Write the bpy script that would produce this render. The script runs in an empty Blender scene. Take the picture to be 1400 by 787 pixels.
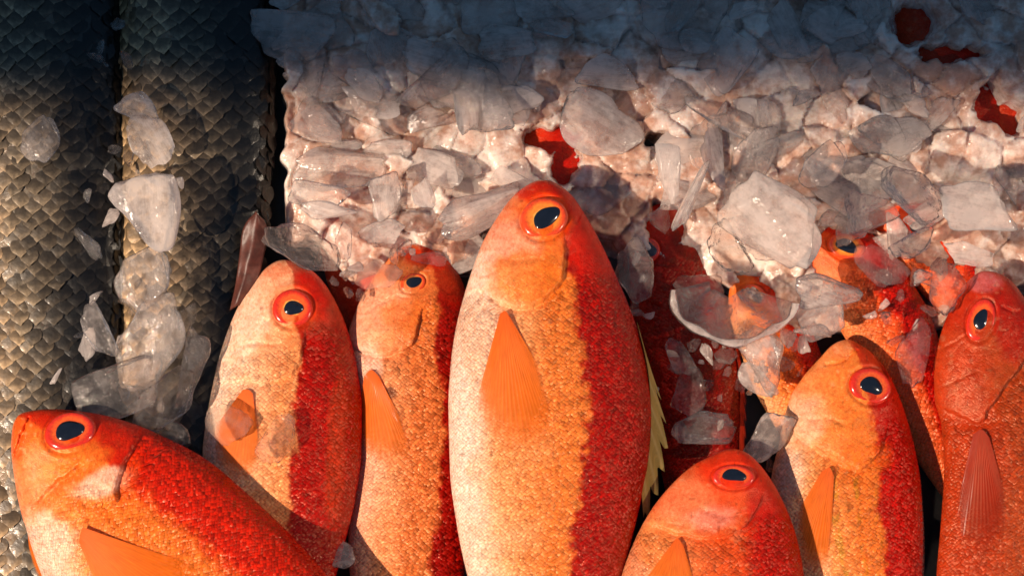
import bpy, bmesh, math, random
import numpy as np
from mathutils import Vector, Matrix, Euler

random.seed(11)
RNG = np.random.default_rng(11)
SC = bpy.context.scene
COL = SC.collection

# ------------------------------------------------------------------ camera
S = 0.38e-3            # metres per photograph pixel on the reference plane
Z0 = 0.035             # reference plane (mid height of the fish)
DIST = 1.05            # camera height above the reference plane
cam_d = bpy.data.cameras.new('camera')
cam = bpy.data.objects.new('camera', cam_d); COL.objects.link(cam)
cam.location = (0, 0, Z0 + DIST)
cam_d.sensor_width = 36.0
cam_d.lens = 36.0 * DIST / (1400 * S)
cam_d.clip_start = 0.05; cam_d.clip_end = 100
cam_d.dof.use_dof = True
cam_d.dof.focus_distance = DIST - 0.022
cam_d.dof.aperture_fstop = 8.0
SC.camera = cam

# ------------------------------------------------------------------ light
world = bpy.data.worlds.new('World'); SC.world = world; world.use_nodes = True
bg = world.node_tree.nodes['Background']
bg.inputs[0].default_value = (0.20, 0.43, 0.80, 1)
bg.inputs[1].default_value = 0.26

def beam_lamp(name, travel, edge, dist, half_deg, blend, energy, color, radius):
    """A far spot lamp whose beam ends along a line across the bed at `edge`."""
    ray = Vector(travel).normalized()
    n = ray.cross(Vector((1, 0, 0))).normalized()
    if n.y > 0: n = -n
    a = math.radians(half_deg)
    axis = (ray * math.cos(a) + n * math.sin(a)).normalized()
    ld = bpy.data.lights.new(name, 'SPOT')
    ld.energy = energy; ld.color = color; ld.shadow_soft_size = radius
    ld.spot_size = 2 * a; ld.spot_blend = blend
    ob = bpy.data.objects.new(name, ld); COL.objects.link(ob)
    ob.location = Vector(edge) - ray * dist
    ob.rotation_euler = axis.to_track_quat('-Z', 'Y').to_euler()
    return ob

EDGE_Y = (393.5 - 92) * S
beam_lamp('key_lamp', (0.72, 0.30, -0.80), (0.05, EDGE_Y, 0.05), 3.0, 50.0, 0.033, 570, (1.0, 0.80, 0.62), 0.018)
beam_lamp('side_lamp', (-0.80, 0.10, -0.62), (0.05, EDGE_Y, 0.05), 3.0, 50.0, 0.033, 150, (1.0, 0.80, 0.60), 0.018)

vs = SC.view_settings
vs.view_transform = 'Standard'; vs.look = 'None'; vs.gamma = 1.0; vs.exposure = 0.15
vs.use_curve_mapping = False
cy = SC.cycles
cy.use_denoising = True
cy.max_bounces = 14; cy.transparent_max_bounces = 24; cy.transmission_bounces = 10
cy.diffuse_bounces = 4; cy.glossy_bounces = 4
cy.sample_clamp_indirect = 6.0
cy.blur_glossy = 0.3

# ------------------------------------------------------------------ helpers
def wx(px, py, z=Z0):
    k = S * (DIST + Z0 - z) / DIST
    return ((px - 700.0) * k, (393.5 - py) * k)

def lin(c):
    return [((v / 255) / 12.92 if v <= 10 else (((v / 255) + 0.055) / 1.055) ** 2.4) for v in c]

def vnoise(x, y, seed=0):
    """smooth value noise on arrays, -1..1"""
    xi = np.floor(x).astype(np.int64); yi = np.floor(y).astype(np.int64)
    fx = x - xi; fy = y - yi
    fx = fx * fx * (3 - 2 * fx); fy = fy * fy * (3 - 2 * fy)
    def h(a, b):
        n = (a * 374761393 + b * 668265263 + seed * 974634777) & 0xffffffff
        n = ((n ^ (n >> 13)) * 1274126177) & 0xffffffff
        n = n ^ (n >> 16)
        return (n & 0xffff) / 32767.5 - 1
    return ((h(xi, yi) * (1 - fx) + h(xi + 1, yi) * fx) * (1 - fy)
            + (h(xi, yi + 1) * (1 - fx) + h(xi + 1, yi + 1) * fx) * fy)

def fbm(x, y, seed=0, o=4):
    s = 0; a = 0.5
    for k in range(o):
        s = s + a * vnoise(x * 2 ** k, y * 2 ** k, seed + k * 7); a *= 0.5
    return s

def smooth(e0, e1, x):
    t = np.clip((x - e0) / (e1 - e0), 0, 1)
    return t * t * (3 - 2 * t)

def hermite(xs, ys, xq):
    xs = np.array(xs, float); ys = np.array(ys, float)
    d = np.diff(ys) / np.diff(xs)
    m = np.zeros(len(xs))
    m[0] = d[0]; m[-1] = d[-1]
    for i in range(1, len(xs) - 1):
        m[i] = 0 if d[i - 1] * d[i] <= 0 else 2 * d[i - 1] * d[i] / (d[i - 1] + d[i])
    k = np.clip(np.searchsorted(xs, xq) - 1, 0, len(xs) - 2)
    h = xs[k + 1] - xs[k]; t = np.clip((xq - xs[k]) / h, 0, 1)
    return ((1 + 2 * t) * (1 - t) ** 2 * ys[k] + t * (1 - t) ** 2 * h * m[k]
            + t * t * (3 - 2 * t) * ys[k + 1] + t * t * (t - 1) * h * m[k + 1])

def tag(o, label=None, cat=None, group=None, kind=None):
    if label: o['label'] = label
    if cat: o['category'] = cat
    if group: o['group'] = group
    if kind: o['kind'] = kind
    return o

def empty(name, loc):
    o = bpy.data.objects.new(name, None); COL.objects.link(o)
    o.location = loc; o.empty_display_size = 0.02
    return o

def link(name, me, mat=None, parent=None):
    o = bpy.data.objects.new(name, me); COL.objects.link(o)
    if mat and len(me.materials) == 0: me.materials.append(mat)
    if parent is not None:
        o.parent = parent
        if parent.type == 'EMPTY':
            o.matrix_parent_inverse = Matrix.Translation(-parent.location)
    return o

def grid_mesh(name, V, closed=False, uv=None, attrs=None):
    """V: (n, m, 3) array -> smooth quad mesh"""
    n, m, _ = V.shape
    me = bpy.data.meshes.new(name)
    idx = np.arange(n * m).reshape(n, m)
    if closed:
        a = idx[:-1, :]; b = idx[1:, :]
        q = np.stack([a, b, np.roll(b, -1, 1), np.roll(a, -1, 1)], -1).reshape(-1, 4)
    else:
        q = np.stack([idx[:-1, :-1], idx[1:, :-1], idx[1:, 1:], idx[:-1, 1:]], -1).reshape(-1, 4)
    me.vertices.add(n * m); me.vertices.foreach_set('co', V.reshape(-1).astype(np.float32))
    me.loops.add(q.size); me.loops.foreach_set('vertex_index', q.reshape(-1).astype(np.int32))
    me.polygons.add(len(q))
    me.polygons.foreach_set('loop_start', (np.arange(len(q)) * 4).astype(np.int32))
    me.polygons.foreach_set('use_smooth', np.ones(len(q), dtype=bool))
    for k, (typ, arr) in (attrs or {}).items():
        at = me.attributes.new(k, typ, 'POINT')
        if typ == 'FLOAT_COLOR': at.data.foreach_set('color', arr.reshape(-1).astype(np.float32))
        elif typ == 'FLOAT_VECTOR': at.data.foreach_set('vector', arr.reshape(-1).astype(np.float32))
        else: at.data.foreach_set('value', arr.reshape(-1).astype(np.float32))
    me.update(); me.validate()
    return me

# ------------------------------------------------------------------ materials
class NT:
    def __init__(s, name):
        s.m = bpy.data.materials.new(name); s.m.use_nodes = True
        s.t = s.m.node_tree; s.t.nodes.clear()
        s.out = s.n('ShaderNodeOutputMaterial')
    def n(s, typ, **kw):
        nd = s.t.nodes.new(typ)
        for k, v in kw.items():
            if k.startswith('i_'): nd.inputs[k[2:].replace('_', ' ')].default_value = v
            else: setattr(nd, k, v)
        return nd
    def l(s, a, b): s.t.links.new(a, b)
    def math(s, op, a, b=None, clamp=False):
        nd = s.n('ShaderNodeMath', operation=op); nd.use_clamp = clamp
        for i, v in enumerate((a, b)):
            if v is None: continue
            if isinstance(v, (int, float)): nd.inputs[i].default_value = v
            else: s.l(v, nd.inputs[i])
        return nd.outputs[0]
    def ramp(s, fac, stops, interp='LINEAR'):
        nd = s.n('ShaderNodeValToRGB'); cr = nd.color_ramp; cr.interpolation = interp
        while len(cr.elements) < len(stops): cr.elements.new(0.5)
        for e, (p, c) in zip(cr.elements, stops):
            e.position = p; e.color = (c, c, c, 1) if isinstance(c, (int, float)) else (*c, 1)
        s.l(fac, nd.inputs[0]); return nd.outputs[0]
    def mix(s, fac, a, b, blend='MIX'):
        nd = s.n('ShaderNodeMix', data_type='RGBA', blend_type=blend)
        for i, v in ((0, fac), (6, a), (7, b)):
            if isinstance(v, (int, float)): nd.inputs[i].default_value = v
            elif isinstance(v, (tuple, list)): nd.inputs[i].default_value = (*v[:3], 1)
            else: s.l(v, nd.inputs[i])
        return nd.outputs[2]
    def noise(s, vec, scale, detail=3, rough=0.55, dim='3D'):
        nd = s.n('ShaderNodeTexNoise', noise_dimensions=dim)
        nd.inputs['Scale'].default_value = scale; nd.inputs['Detail'].default_value = detail
        nd.inputs['Roughness'].default_value = rough
        s.l(vec, nd.inputs['Vector']); return nd.outputs[0]
    def vmath(s, op, a, b=None):
        nd = s.n('ShaderNodeVectorMath', operation=op)
        for i, v in enumerate((a, b)):
            if v is None: continue
            if isinstance(v, tuple): nd.inputs[i].default_value = v
            else: s.l(v, nd.inputs[i])
        return nd.outputs['Value'] if op in ('LENGTH', 'DOT_PRODUCT') else nd.outputs[0]

def skin_material(name, scale_mm=2.3, bump=0.85, rough=0.21, coat=0.12, warm=True):
    """wet fish skin: pigment from the body, imbricated scales in skin coordinates (mm)"""
    m = NT(name)
    pig = m.n('ShaderNodeAttribute', attribute_name='pigment').outputs['Color']
    msk = m.n('ShaderNodeAttribute', attribute_name='scaly').outputs['Fac']
    sk = m.n('ShaderNodeAttribute', attribute_name='skin').outputs['Vector']
    nz = m.noise(sk, 0.18, 3)
    wob = m.n('ShaderNodeTexNoise'); wob.inputs['Scale'].default_value = 0.10
    m.l(sk, wob.inputs['Vector'])
    wv = m.vmath('SCALE', m.vmath('SUBTRACT', wob.outputs['Color'], (0.5, 0.5, 0.5)))
    wv.node.inputs['Scale'].default_value = 3.0
    sk2 = m.vmath('ADD', sk, wv)
    mp = m.n('ShaderNodeMapping', vector_type='POINT')
    mp.inputs['Rotation'].default_value = (0, 0, math.radians(45))
    k = 1.0 / scale_mm
    mp.inputs['Scale'].default_value = (k, k, k)
    # stretch first so scales are a little wider than long, then turn 45 degrees
    st = m.vmath('MULTIPLY', sk2, (1.25, 1.0, 0.0))
    rot = m.n('ShaderNodeVectorRotate', rotation_type='Z_AXIS'); rot.inputs['Angle'].default_value = math.radians(45)
    m.l(st, rot.inputs['Vector'])
    sc = m.vmath('SCALE', rot.outputs[0]); sc.node.inputs['Scale'].default_value = k
    vo = m.n('ShaderNodeTexVoronoi', voronoi_dimensions='2D', feature='F1')
    vo.inputs['Scale'].default_value = 1.0; vo.inputs['Randomness'].default_value = 0.34
    m.l(sc, vo.inputs['Vector'])
    dist = vo.outputs['Distance']; vcol = vo.outputs['Color']
    loc = m.vmath('SUBTRACT', sc, vo.outputs['Position'])
    along = m.vmath('DOT_PRODUCT', loc, (0.7071, 0.7071, 0))     # towards the tail
    dome = m.math('SUBTRACT', 1.0, m.math('MULTIPLY', dist, dist))
    hgt = m.math('ADD', m.math('MULTIPLY', dome, 0.75), m.math('MULTIPLY', along, 0.75))
    sep = m.n('ShaderNodeSeparateColor'); m.l(vcol, sep.inputs[0])
    rnd = sep.outputs[0]
    # per-scale tilt variety
    tv = m.vmath('SUBTRACT', vcol, (0.5, 0.5, 0.5))
    hgt = m.math('ADD', hgt, m.math('MULTIPLY', m.vmath('DOT_PRODUCT', loc, tv), 1.7))
    hgt = m.math('MULTIPLY', hgt, msk)
    fine = m.noise(sk, 1.3, 4, 0.6)
    hgt = m.math('ADD', hgt, m.math('MULTIPLY', fine, 0.55))
    bp = m.n('ShaderNodeBump'); bp.inputs['Strength'].default_value = bump
    bp.inputs['Distance'].default_value = 0.0007
    m.l(hgt, bp.inputs['Height'])
    # pigment: mottling and per-scale value
    mott = m.ramp(nz, [(0.3, 0.80), (0.7, 1.14)])
    mott2 = m.ramp(m.noise(sk, 0.55, 5, 0.65), [(0.32, (0.92, 0.66, 0.55)), (0.5, (1, 1, 1)), (0.68, (1.06, 1.25, 1.35))])
    c = m.mix(1.0, pig, mott, 'MULTIPLY')
    c = m.mix(1.0, c, mott2, 'MULTIPLY')
    edge = m.ramp(dist, [(0.30, 1.06), (0.62, 0.82)])
    pr = m.mix(m.math('MULTIPLY', msk, 0.85), (1, 1, 1), edge)
    c = m.mix(1.0, c, pr, 'MULTIPLY')
    rv = m.ramp(rnd, [(0.0, 0.80), (1.0, 1.18)])
    c = m.mix(m.math('MULTIPLY', msk, 0.9), c, m.mix(1.0, c, rv, 'MULTIPLY'))
    p = m.n('ShaderNodeBsdfPrincipled')
    m.l(c, p.inputs['Base Color'])
    rr = m.ramp(m.noise(sk, 0.25, 3), [(0.3, rough - 0.10), (0.7, rough + 0.14)])
    m.l(rr, p.inputs['Roughness'])
    p.inputs['Specular IOR Level'].default_value = 0.5
    p.inputs['Coat Weight'].default_value = coat
    p.inputs['Specular Tint'].default_value = (1.0, 0.62, 0.36, 1) if warm else (1, .95, .9, 1)
    p.inputs['Coat Tint'].default_value = (1.0, 0.93, 0.86, 1)
    p.inputs['Coat Roughness'].default_value = 0.13
    p.inputs['Subsurface Weight'].default_value = 0.12
    p.inputs['Subsurface Radius'].default_value = (0.004, 0.0015, 0.0008)
    p.inputs['Subsurface Scale'].default_value = 1.0
    m.l(bp.outputs[0], p.inputs['Normal']); m.l(bp.outputs[0], p.inputs['Coat Normal'])
    m.l(p.outputs[0], m.out.inputs[0])
    return m.m

def simple_material(name, color, rough=0.35, spec=0.5, coat=0.0, noise_amt=0.15, scale=300, trans=0.0, bumpd=0.0):
    m = NT(name)
    tc = m.n('ShaderNodeTexCoord').outputs['Object']
    nz = m.noise(tc, scale, 4)
    f = m.ramp(nz, [(0.3, 1 - noise_amt), (0.7, 1 + noise_amt)])
    c = m.mix(1.0, tuple(color), f, 'MULTIPLY')
    p = m.n('ShaderNodeBsdfPrincipled')
    m.l(c, p.inputs['Base Color']); p.inputs['Roughness'].default_value = rough
    p.inputs['Specular IOR Level'].default_value = spec; p.inputs['Coat Weight'].default_value = coat
    p.inputs['Coat Roughness'].default_value = 0.05
    if bumpd:
        bp = m.n('ShaderNodeBump'); bp.inputs['Distance'].default_value = bumpd; bp.inputs['Strength'].default_value = 0.6
        m.l(nz, bp.inputs['Height']); m.l(bp.outputs[0], p.inputs['Normal'])
    if trans:
        tr = m.n('ShaderNodeBsdfTranslucent'); m.l(c, tr.inputs[0])
        mx = m.n('ShaderNodeMixShader'); mx.inputs[0].default_value = trans
        m.l(p.outputs[0], mx.inputs[1]); m.l(tr.outputs[0], mx.inputs[2]); m.l(mx.outputs[0], m.out.inputs[0])
    else:
        m.l(p.outputs[0], m.out.inputs[0])
    return m.m

def fin_material(name, c_base, c_tip, c_ray, trans=0.25, fade=1.0):
    """fin membrane: attribute finuv = (across in ray units, along 0..1)"""
    m = NT(name)
    uv = m.n('ShaderNodeAttribute', attribute_name='finuv').outputs['Vector']
    sx = m.n('ShaderNodeSeparateXYZ'); m.l(uv, sx.inputs[0])
    fr = m.math('FRACT', sx.outputs[0])
    ray = m.math('ABSOLUTE', m.math('SUBTRACT', fr, 0.5))
    c = m.mix(sx.outputs[1], c_base, c_tip)
    nz = m.noise(m.vmath('MULTIPLY', uv, (0.7, 6.0, 1.0)), 1.5, 4)
    c = m.mix(1.0, c, m.ramp(nz, [(0.3, 0.78), (0.7, 1.15)]), 'MULTIPLY')
    c = m.mix(m.ramp(ray, [(0.0, 0.55), (0.20, 0.0)]), c, c_ray)
    p = m.n('ShaderNodeBsdfPrincipled'); m.l(c, p.inputs['Base Color'])
    p.inputs['Roughness'].default_value = 0.48; p.inputs['Specular IOR Level'].default_value = 0.22; p.inputs['Specular Tint'].default_value = (1, .7, .45, 1); p.inputs['Coat Weight'].default_value = 0.03
    p.inputs['Coat Roughness'].default_value = 0.1
    bp = m.n('ShaderNodeBump'); bp.inputs['Distance'].default_value = 0.00014; bp.inputs['Strength'].default_value = 0.6
    m.l(m.math('SUBTRACT', nz, ray), bp.inputs['Height']); m.l(bp.outputs[0], p.inputs['Normal'])
    tr = m.n('ShaderNodeBsdfTranslucent'); m.l(c, tr.inputs[0])
    mx = m.n('ShaderNodeMixShader'); mx.inputs[0].default_value = trans
    m.l(p.outputs[0], mx.inputs[1]); m.l(tr.outputs[0], mx.inputs[2])
    # let some of the skin underneath show between the rays, more towards the tip
    tp = m.n('ShaderNodeBsdfTransparent')
    mx2 = m.n('ShaderNodeMixShader')
    al = m.math('MULTIPLY', m.ramp(sx.outputs[1], [(0.30, 0.0), (0.65, fade * 0.35), (0.97, fade * 1.3)]), m.ramp(nz, [(0.3, 0.75), (0.7, 1.15)]), True)
    m.l(al, mx2.inputs[0]); m.l(mx.outputs[0], mx2.inputs[1]); m.l(tp.outputs[0], mx2.inputs[2])
    m.l(mx2.outputs[0], m.out.inputs[0])
    return m.m

def iris_material(name, inner, outer):
    m = NT(name)
    tc = m.n('ShaderNodeTexCoord').outputs['Object']
    fl = m.vmath('MULTIPLY', tc, (1, 1, 0))
    d = m.vmath('LENGTH', fl)
    nz = m.noise(tc, 3.0, 4)
    dd = m.math('ADD', d, m.math('MULTIPLY', m.math('SUBTRACT', nz, 0.5), 0.35))
    c = m.ramp(dd, [(0.42, (.85, .42, .08)), (0.52, inner), (0.66, inner), (0.86, outer), (1.0, outer)])
    c = m.mix(1.0, c, m.ramp(m.noise(tc, 9, 3), [(0.3, 0.8), (0.7, 1.15)]), 'MULTIPLY')
    p = m.n('ShaderNodeBsdfPrincipled'); m.l(c, p.inputs['Base Color'])
    p.inputs['Roughness'].default_value = 0.2; p.inputs['Coat Weight'].default_value = 0.8
    p.inputs['Coat Roughness'].default_value = 0.04
    bp = m.n('ShaderNodeBump'); bp.inputs['Distance'].default_value = 0.0004; bp.inputs['Strength'].default_value = 0.35
    m.l(nz, bp.inputs['Height']); m.l(bp.outputs[0], p.inputs['Normal']); 
    m.l(p.outputs[0], m.out.inputs[0])
    return m.m

def ice_material(name, cloud_lo, cloud_hi, tint=(0.98, 0.95, 0.93), milk_c=(0.92, 0.84, 0.79), scale=60.0, bumpd=0.0012, refr=0.5, rough=0.06, sss=0.0, gloss=0.12, veins=True, stain=None, fine=0.5, ior=1.36):
    """ice: clear body (part refracting) with milky, bubbly zones and a wet gloss"""
    m = NT(name)
    tcn = m.n('ShaderNodeTexCoord')
    info = m.n('ShaderNodeObjectInfo')
    gp = m.n('ShaderNodeNewGeometry').outputs['Position']
    off = m.vmath('SCALE', m.vmath('ADD', info.outputs['Location'], (0, 0, 0))); off.node.inputs['Scale'].default_value = 3.0
    tc = m.vmath('ADD', gp, off)
    n1 = m.noise(tc, scale, 5, 0.62)
    n2 = m.noise(tc, scale * 5.5, 3, 0.6)
    n3 = m.noise(tc, scale * 2.2, 4, 0.6)
    cl = m.math('ADD', n1, m.math('MULTIPLY', m.math('SUBTRACT', n2, 0.5), 0.35))
    cl = m.math('ADD', cl, m.math('MULTIPLY', m.math('SUBTRACT', info.outputs['Random'], 0.5), 0.22))
    ob = m.vmath('MULTIPLY', m.n('ShaderNodeTexCoord').outputs['Object'], (1.0, 4.5, 1.5) if veins else (60.0, 120.0, 60.0))
    vn = m.noise(m.vmath('ADD', ob, off), 1.6, 6, 0.68)
    cl = m.math('ADD', cl, m.math('MULTIPLY', m.math('SUBTRACT', vn, 0.5), 0.55))
    fac = m.ramp(cl, [(0.34, cloud_lo), (0.66, cloud_hi)])
    bp = m.n('ShaderNodeBump'); bp.inputs['Distance'].default_value = bumpd; bp.inputs['Strength'].default_value = 0.55
    m.l(m.math('ADD', m.math('MULTIPLY', n3, 1.0), m.math('MULTIPLY', n2, fine)), bp.inputs['Height'])
    rf = m.n('ShaderNodeBsdfRefraction'); rf.inputs['IOR'].default_value = 1.22; rf.inputs['Roughness'].default_value = rough
    rf.inputs['Color'].default_value = (*tint, 1); m.l(bp.outputs[0], rf.inputs['Normal'])
    tp = m.n('ShaderNodeBsdfTransparent'); tp.inputs[0].default_value = (*tint, 1)
    clear = m.n('ShaderNodeMixShader'); clear.inputs[0].default_value = refr
    m.l(tp.outputs[0], clear.inputs[1]); m.l(rf.outputs[0], clear.inputs[2])
    df = m.n('ShaderNodeBsdfDiffuse'); df.inputs[0].default_value = (*milk_c, 1); m.l(bp.outputs[0], df.inputs['Normal'])
    tl = m.n('ShaderNodeBsdfTranslucent'); tl.inputs[0].default_value = (*milk_c, 1)
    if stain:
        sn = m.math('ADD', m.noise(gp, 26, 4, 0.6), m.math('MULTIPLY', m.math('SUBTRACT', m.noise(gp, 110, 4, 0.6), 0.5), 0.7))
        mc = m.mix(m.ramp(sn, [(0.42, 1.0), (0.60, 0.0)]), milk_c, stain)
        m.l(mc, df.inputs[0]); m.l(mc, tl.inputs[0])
    milk = m.n('ShaderNodeMixShader'); milk.inputs[0].default_value = 0.5
    if sss:
        ss = m.n('ShaderNodeSubsurfaceScattering'); ss.inputs['Color'].default_value = (*milk_c, 1); ss.inputs['Scale'].default_value = sss
        ss.inputs['Radius'].default_value = (1.0, 0.75, 0.6)
        if stain: m.l(mc, ss.inputs['Color'])
        m.l(bp.outputs[0], ss.inputs['Normal'])
        milk.inputs[0].default_value = 0.75; tl = ss
    m.l(df.outputs[0], milk.inputs[1]); m.l(tl.outputs[0], milk.inputs[2])
    body = m.n('ShaderNodeMixShader'); m.l(fac, body.inputs[0])
    m.l(clear.outputs[0], body.inputs[1]); m.l(milk.outputs[0], body.inputs[2])
    fr = m.n('ShaderNodeFresnel'); fr.inputs['IOR'].default_value = ior; m.l(bp.outputs[0], fr.inputs['Normal'])
    gl = m.n('ShaderNodeBsdfGlossy'); gl.inputs['Roughness'].default_value = gloss; m.l(bp.outputs[0], gl.inputs['Normal'])
    fin = m.n('ShaderNodeMixShader'); m.l(m.math('MULTIPLY', fr.outputs[0], 0.9), fin.inputs[0])
    m.l(body.outputs[0], fin.inputs[1]); m.l(gl.outputs[0], fin.inputs[2])
    m.l(fin.outputs[0], m.out.inputs[0])
    return m.m

SKIN = skin_material('red_skin', 1.75)
SKIN_GREY = skin_material('grey_skin', 3.0, bump=0.3, rough=0.4, coat=0.3, warm=False)
ICE = ice_material('ice', 0.14, 0.62, refr=0.12, gloss=0.1, milk_c=(0.92, 0.82, 0.76))
ICE_CLEAR = ice_material('clear_ice', 0.06, 0.36, scale=45, bumpd=0.0030, refr=0.15, gloss=0.06)
ICE_WATER = ice_material('wet_ice', 0.0, 0.09, scale=80, bumpd=0.005, refr=0.28, ior=1.34, gloss=0.05, tint=(0.97, 0.95, 0.93))
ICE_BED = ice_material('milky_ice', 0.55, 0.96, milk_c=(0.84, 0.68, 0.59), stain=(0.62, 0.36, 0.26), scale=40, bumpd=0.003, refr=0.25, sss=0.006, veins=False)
PUPIL = simple_material('pupil_black', (0.006, 0.007, 0.012), rough=0.16, coat=0.8, noise_amt=0.3, scale=2, bumpd=0.0)
PUPIL_DULL = simple_material('pupil_cloudy', (0.03, 0.035, 0.05), rough=0.4, coat=0.3, noise_amt=0.6, scale=3)
IRIS_OR = iris_material('iris_orange', (0.80, 0.22, 0.02), (0.72, 0.06, 0.008))
IRIS_RED = iris_material('iris_red', (0.76, 0.10, 0.012), (0.62, 0.025, 0.006))
FIN_OR = fin_material('orange_fin', (0.74, 0.12, 0.018), (0.80, 0.20, 0.003), (0.66, 0.09, 0.003))
FIN_RED = fin_material('red_fin', (0.30, 0.016, 0.005), (0.32, 0.02, 0.005), (0.26, 0.010, 0.004), 0.1)
FIN_YEL = fin_material('yellow_fin', (0.42, 0.26, 0.07), (0.50, 0.36, 0.11), (0.62, 0.47, 0.20), 0.35, 0.25)
FIN_GREY = fin_material('grey_fin', (0.08, 0.07, 0.06), (0.10, 0.09, 0.07), (0.05, 0.05, 0.04))
TRAY = simple_material('black_tray', (0.010, 0.009, 0.009), rough=0.35, spec=0.4, noise_amt=0.4, scale=40, bumpd=0.001)

# ------------------------------------------------------------------ the setting
bm = bmesh.new(); bmesh.ops.create_grid(bm, x_segments=2, y_segments=2, size=1.2)
me = bpy.data.meshes.new('tray'); bm.to_mesh(me); bm.free()
tr = link('tray', me, TRAY); tag(tr, kind='structure'); tr.location.z = -0.002

# ------------------------------------------------------------------ fish
TAIL = [(2.35, .235), (2.6, .15), (2.85, .115)]
HT = ([0, .03, .08, .19, .35, .6, .9, 1.3, 1.7, 2.1, 2.5, 2.85],
      [0, .055, .09, .140, .185, .222, .240, .235, .20, .145, .085, .045])

def seg_dist(P, poly):
    """distance and signed side of points P (...,2) to an open polyline"""
    best = np.full(P.shape[:-1], 1e9); side = np.zeros(P.shape[:-1])
    poly = np.array(poly, float)
    for a, b in zip(poly[:-1], poly[1:]):
        ab = b - a; L2 = (ab ** 2).sum()
        w = P - a
        t = np.clip((w @ ab) / L2, 0, 1)
        q = w - t[..., None] * ab
        d = np.sqrt((q ** 2).sum(-1))
        cr = ab[0] * w[..., 1] - ab[1] * w[..., 0]
        up = d < best
        best = np.where(up, d, best); side = np.where(up, np.sign(cr), side)
    return best, side

def curve_pts(pts, n=40):
    pts = np.array(pts, float)
    if len(pts) < 3: return pts
    d = np.r_[0, np.cumsum(np.hypot(*np.diff(pts, axis=0).T))]
    q = np.linspace(0, d[-1], n)
    out = np.zeros((n, 2))
    for c in (0, 1):
        y = pts[:, c]; m = np.gradient(y, d)
        k = np.clip(np.searchsorted(d, q) - 1, 0, len(d) - 2); h = d[k + 1] - d[k]; t = (q - d[k]) / h
        out[:, c] = ((1 + 2 * t) * (1 - t) ** 2 * y[k] + t * (1 - t) ** 2 * h * m[k]
                     + t * t * (3 - 2 * t) * y[k + 1] + t * t * (t - 1) * h * m[k + 1])
    return out

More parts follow.
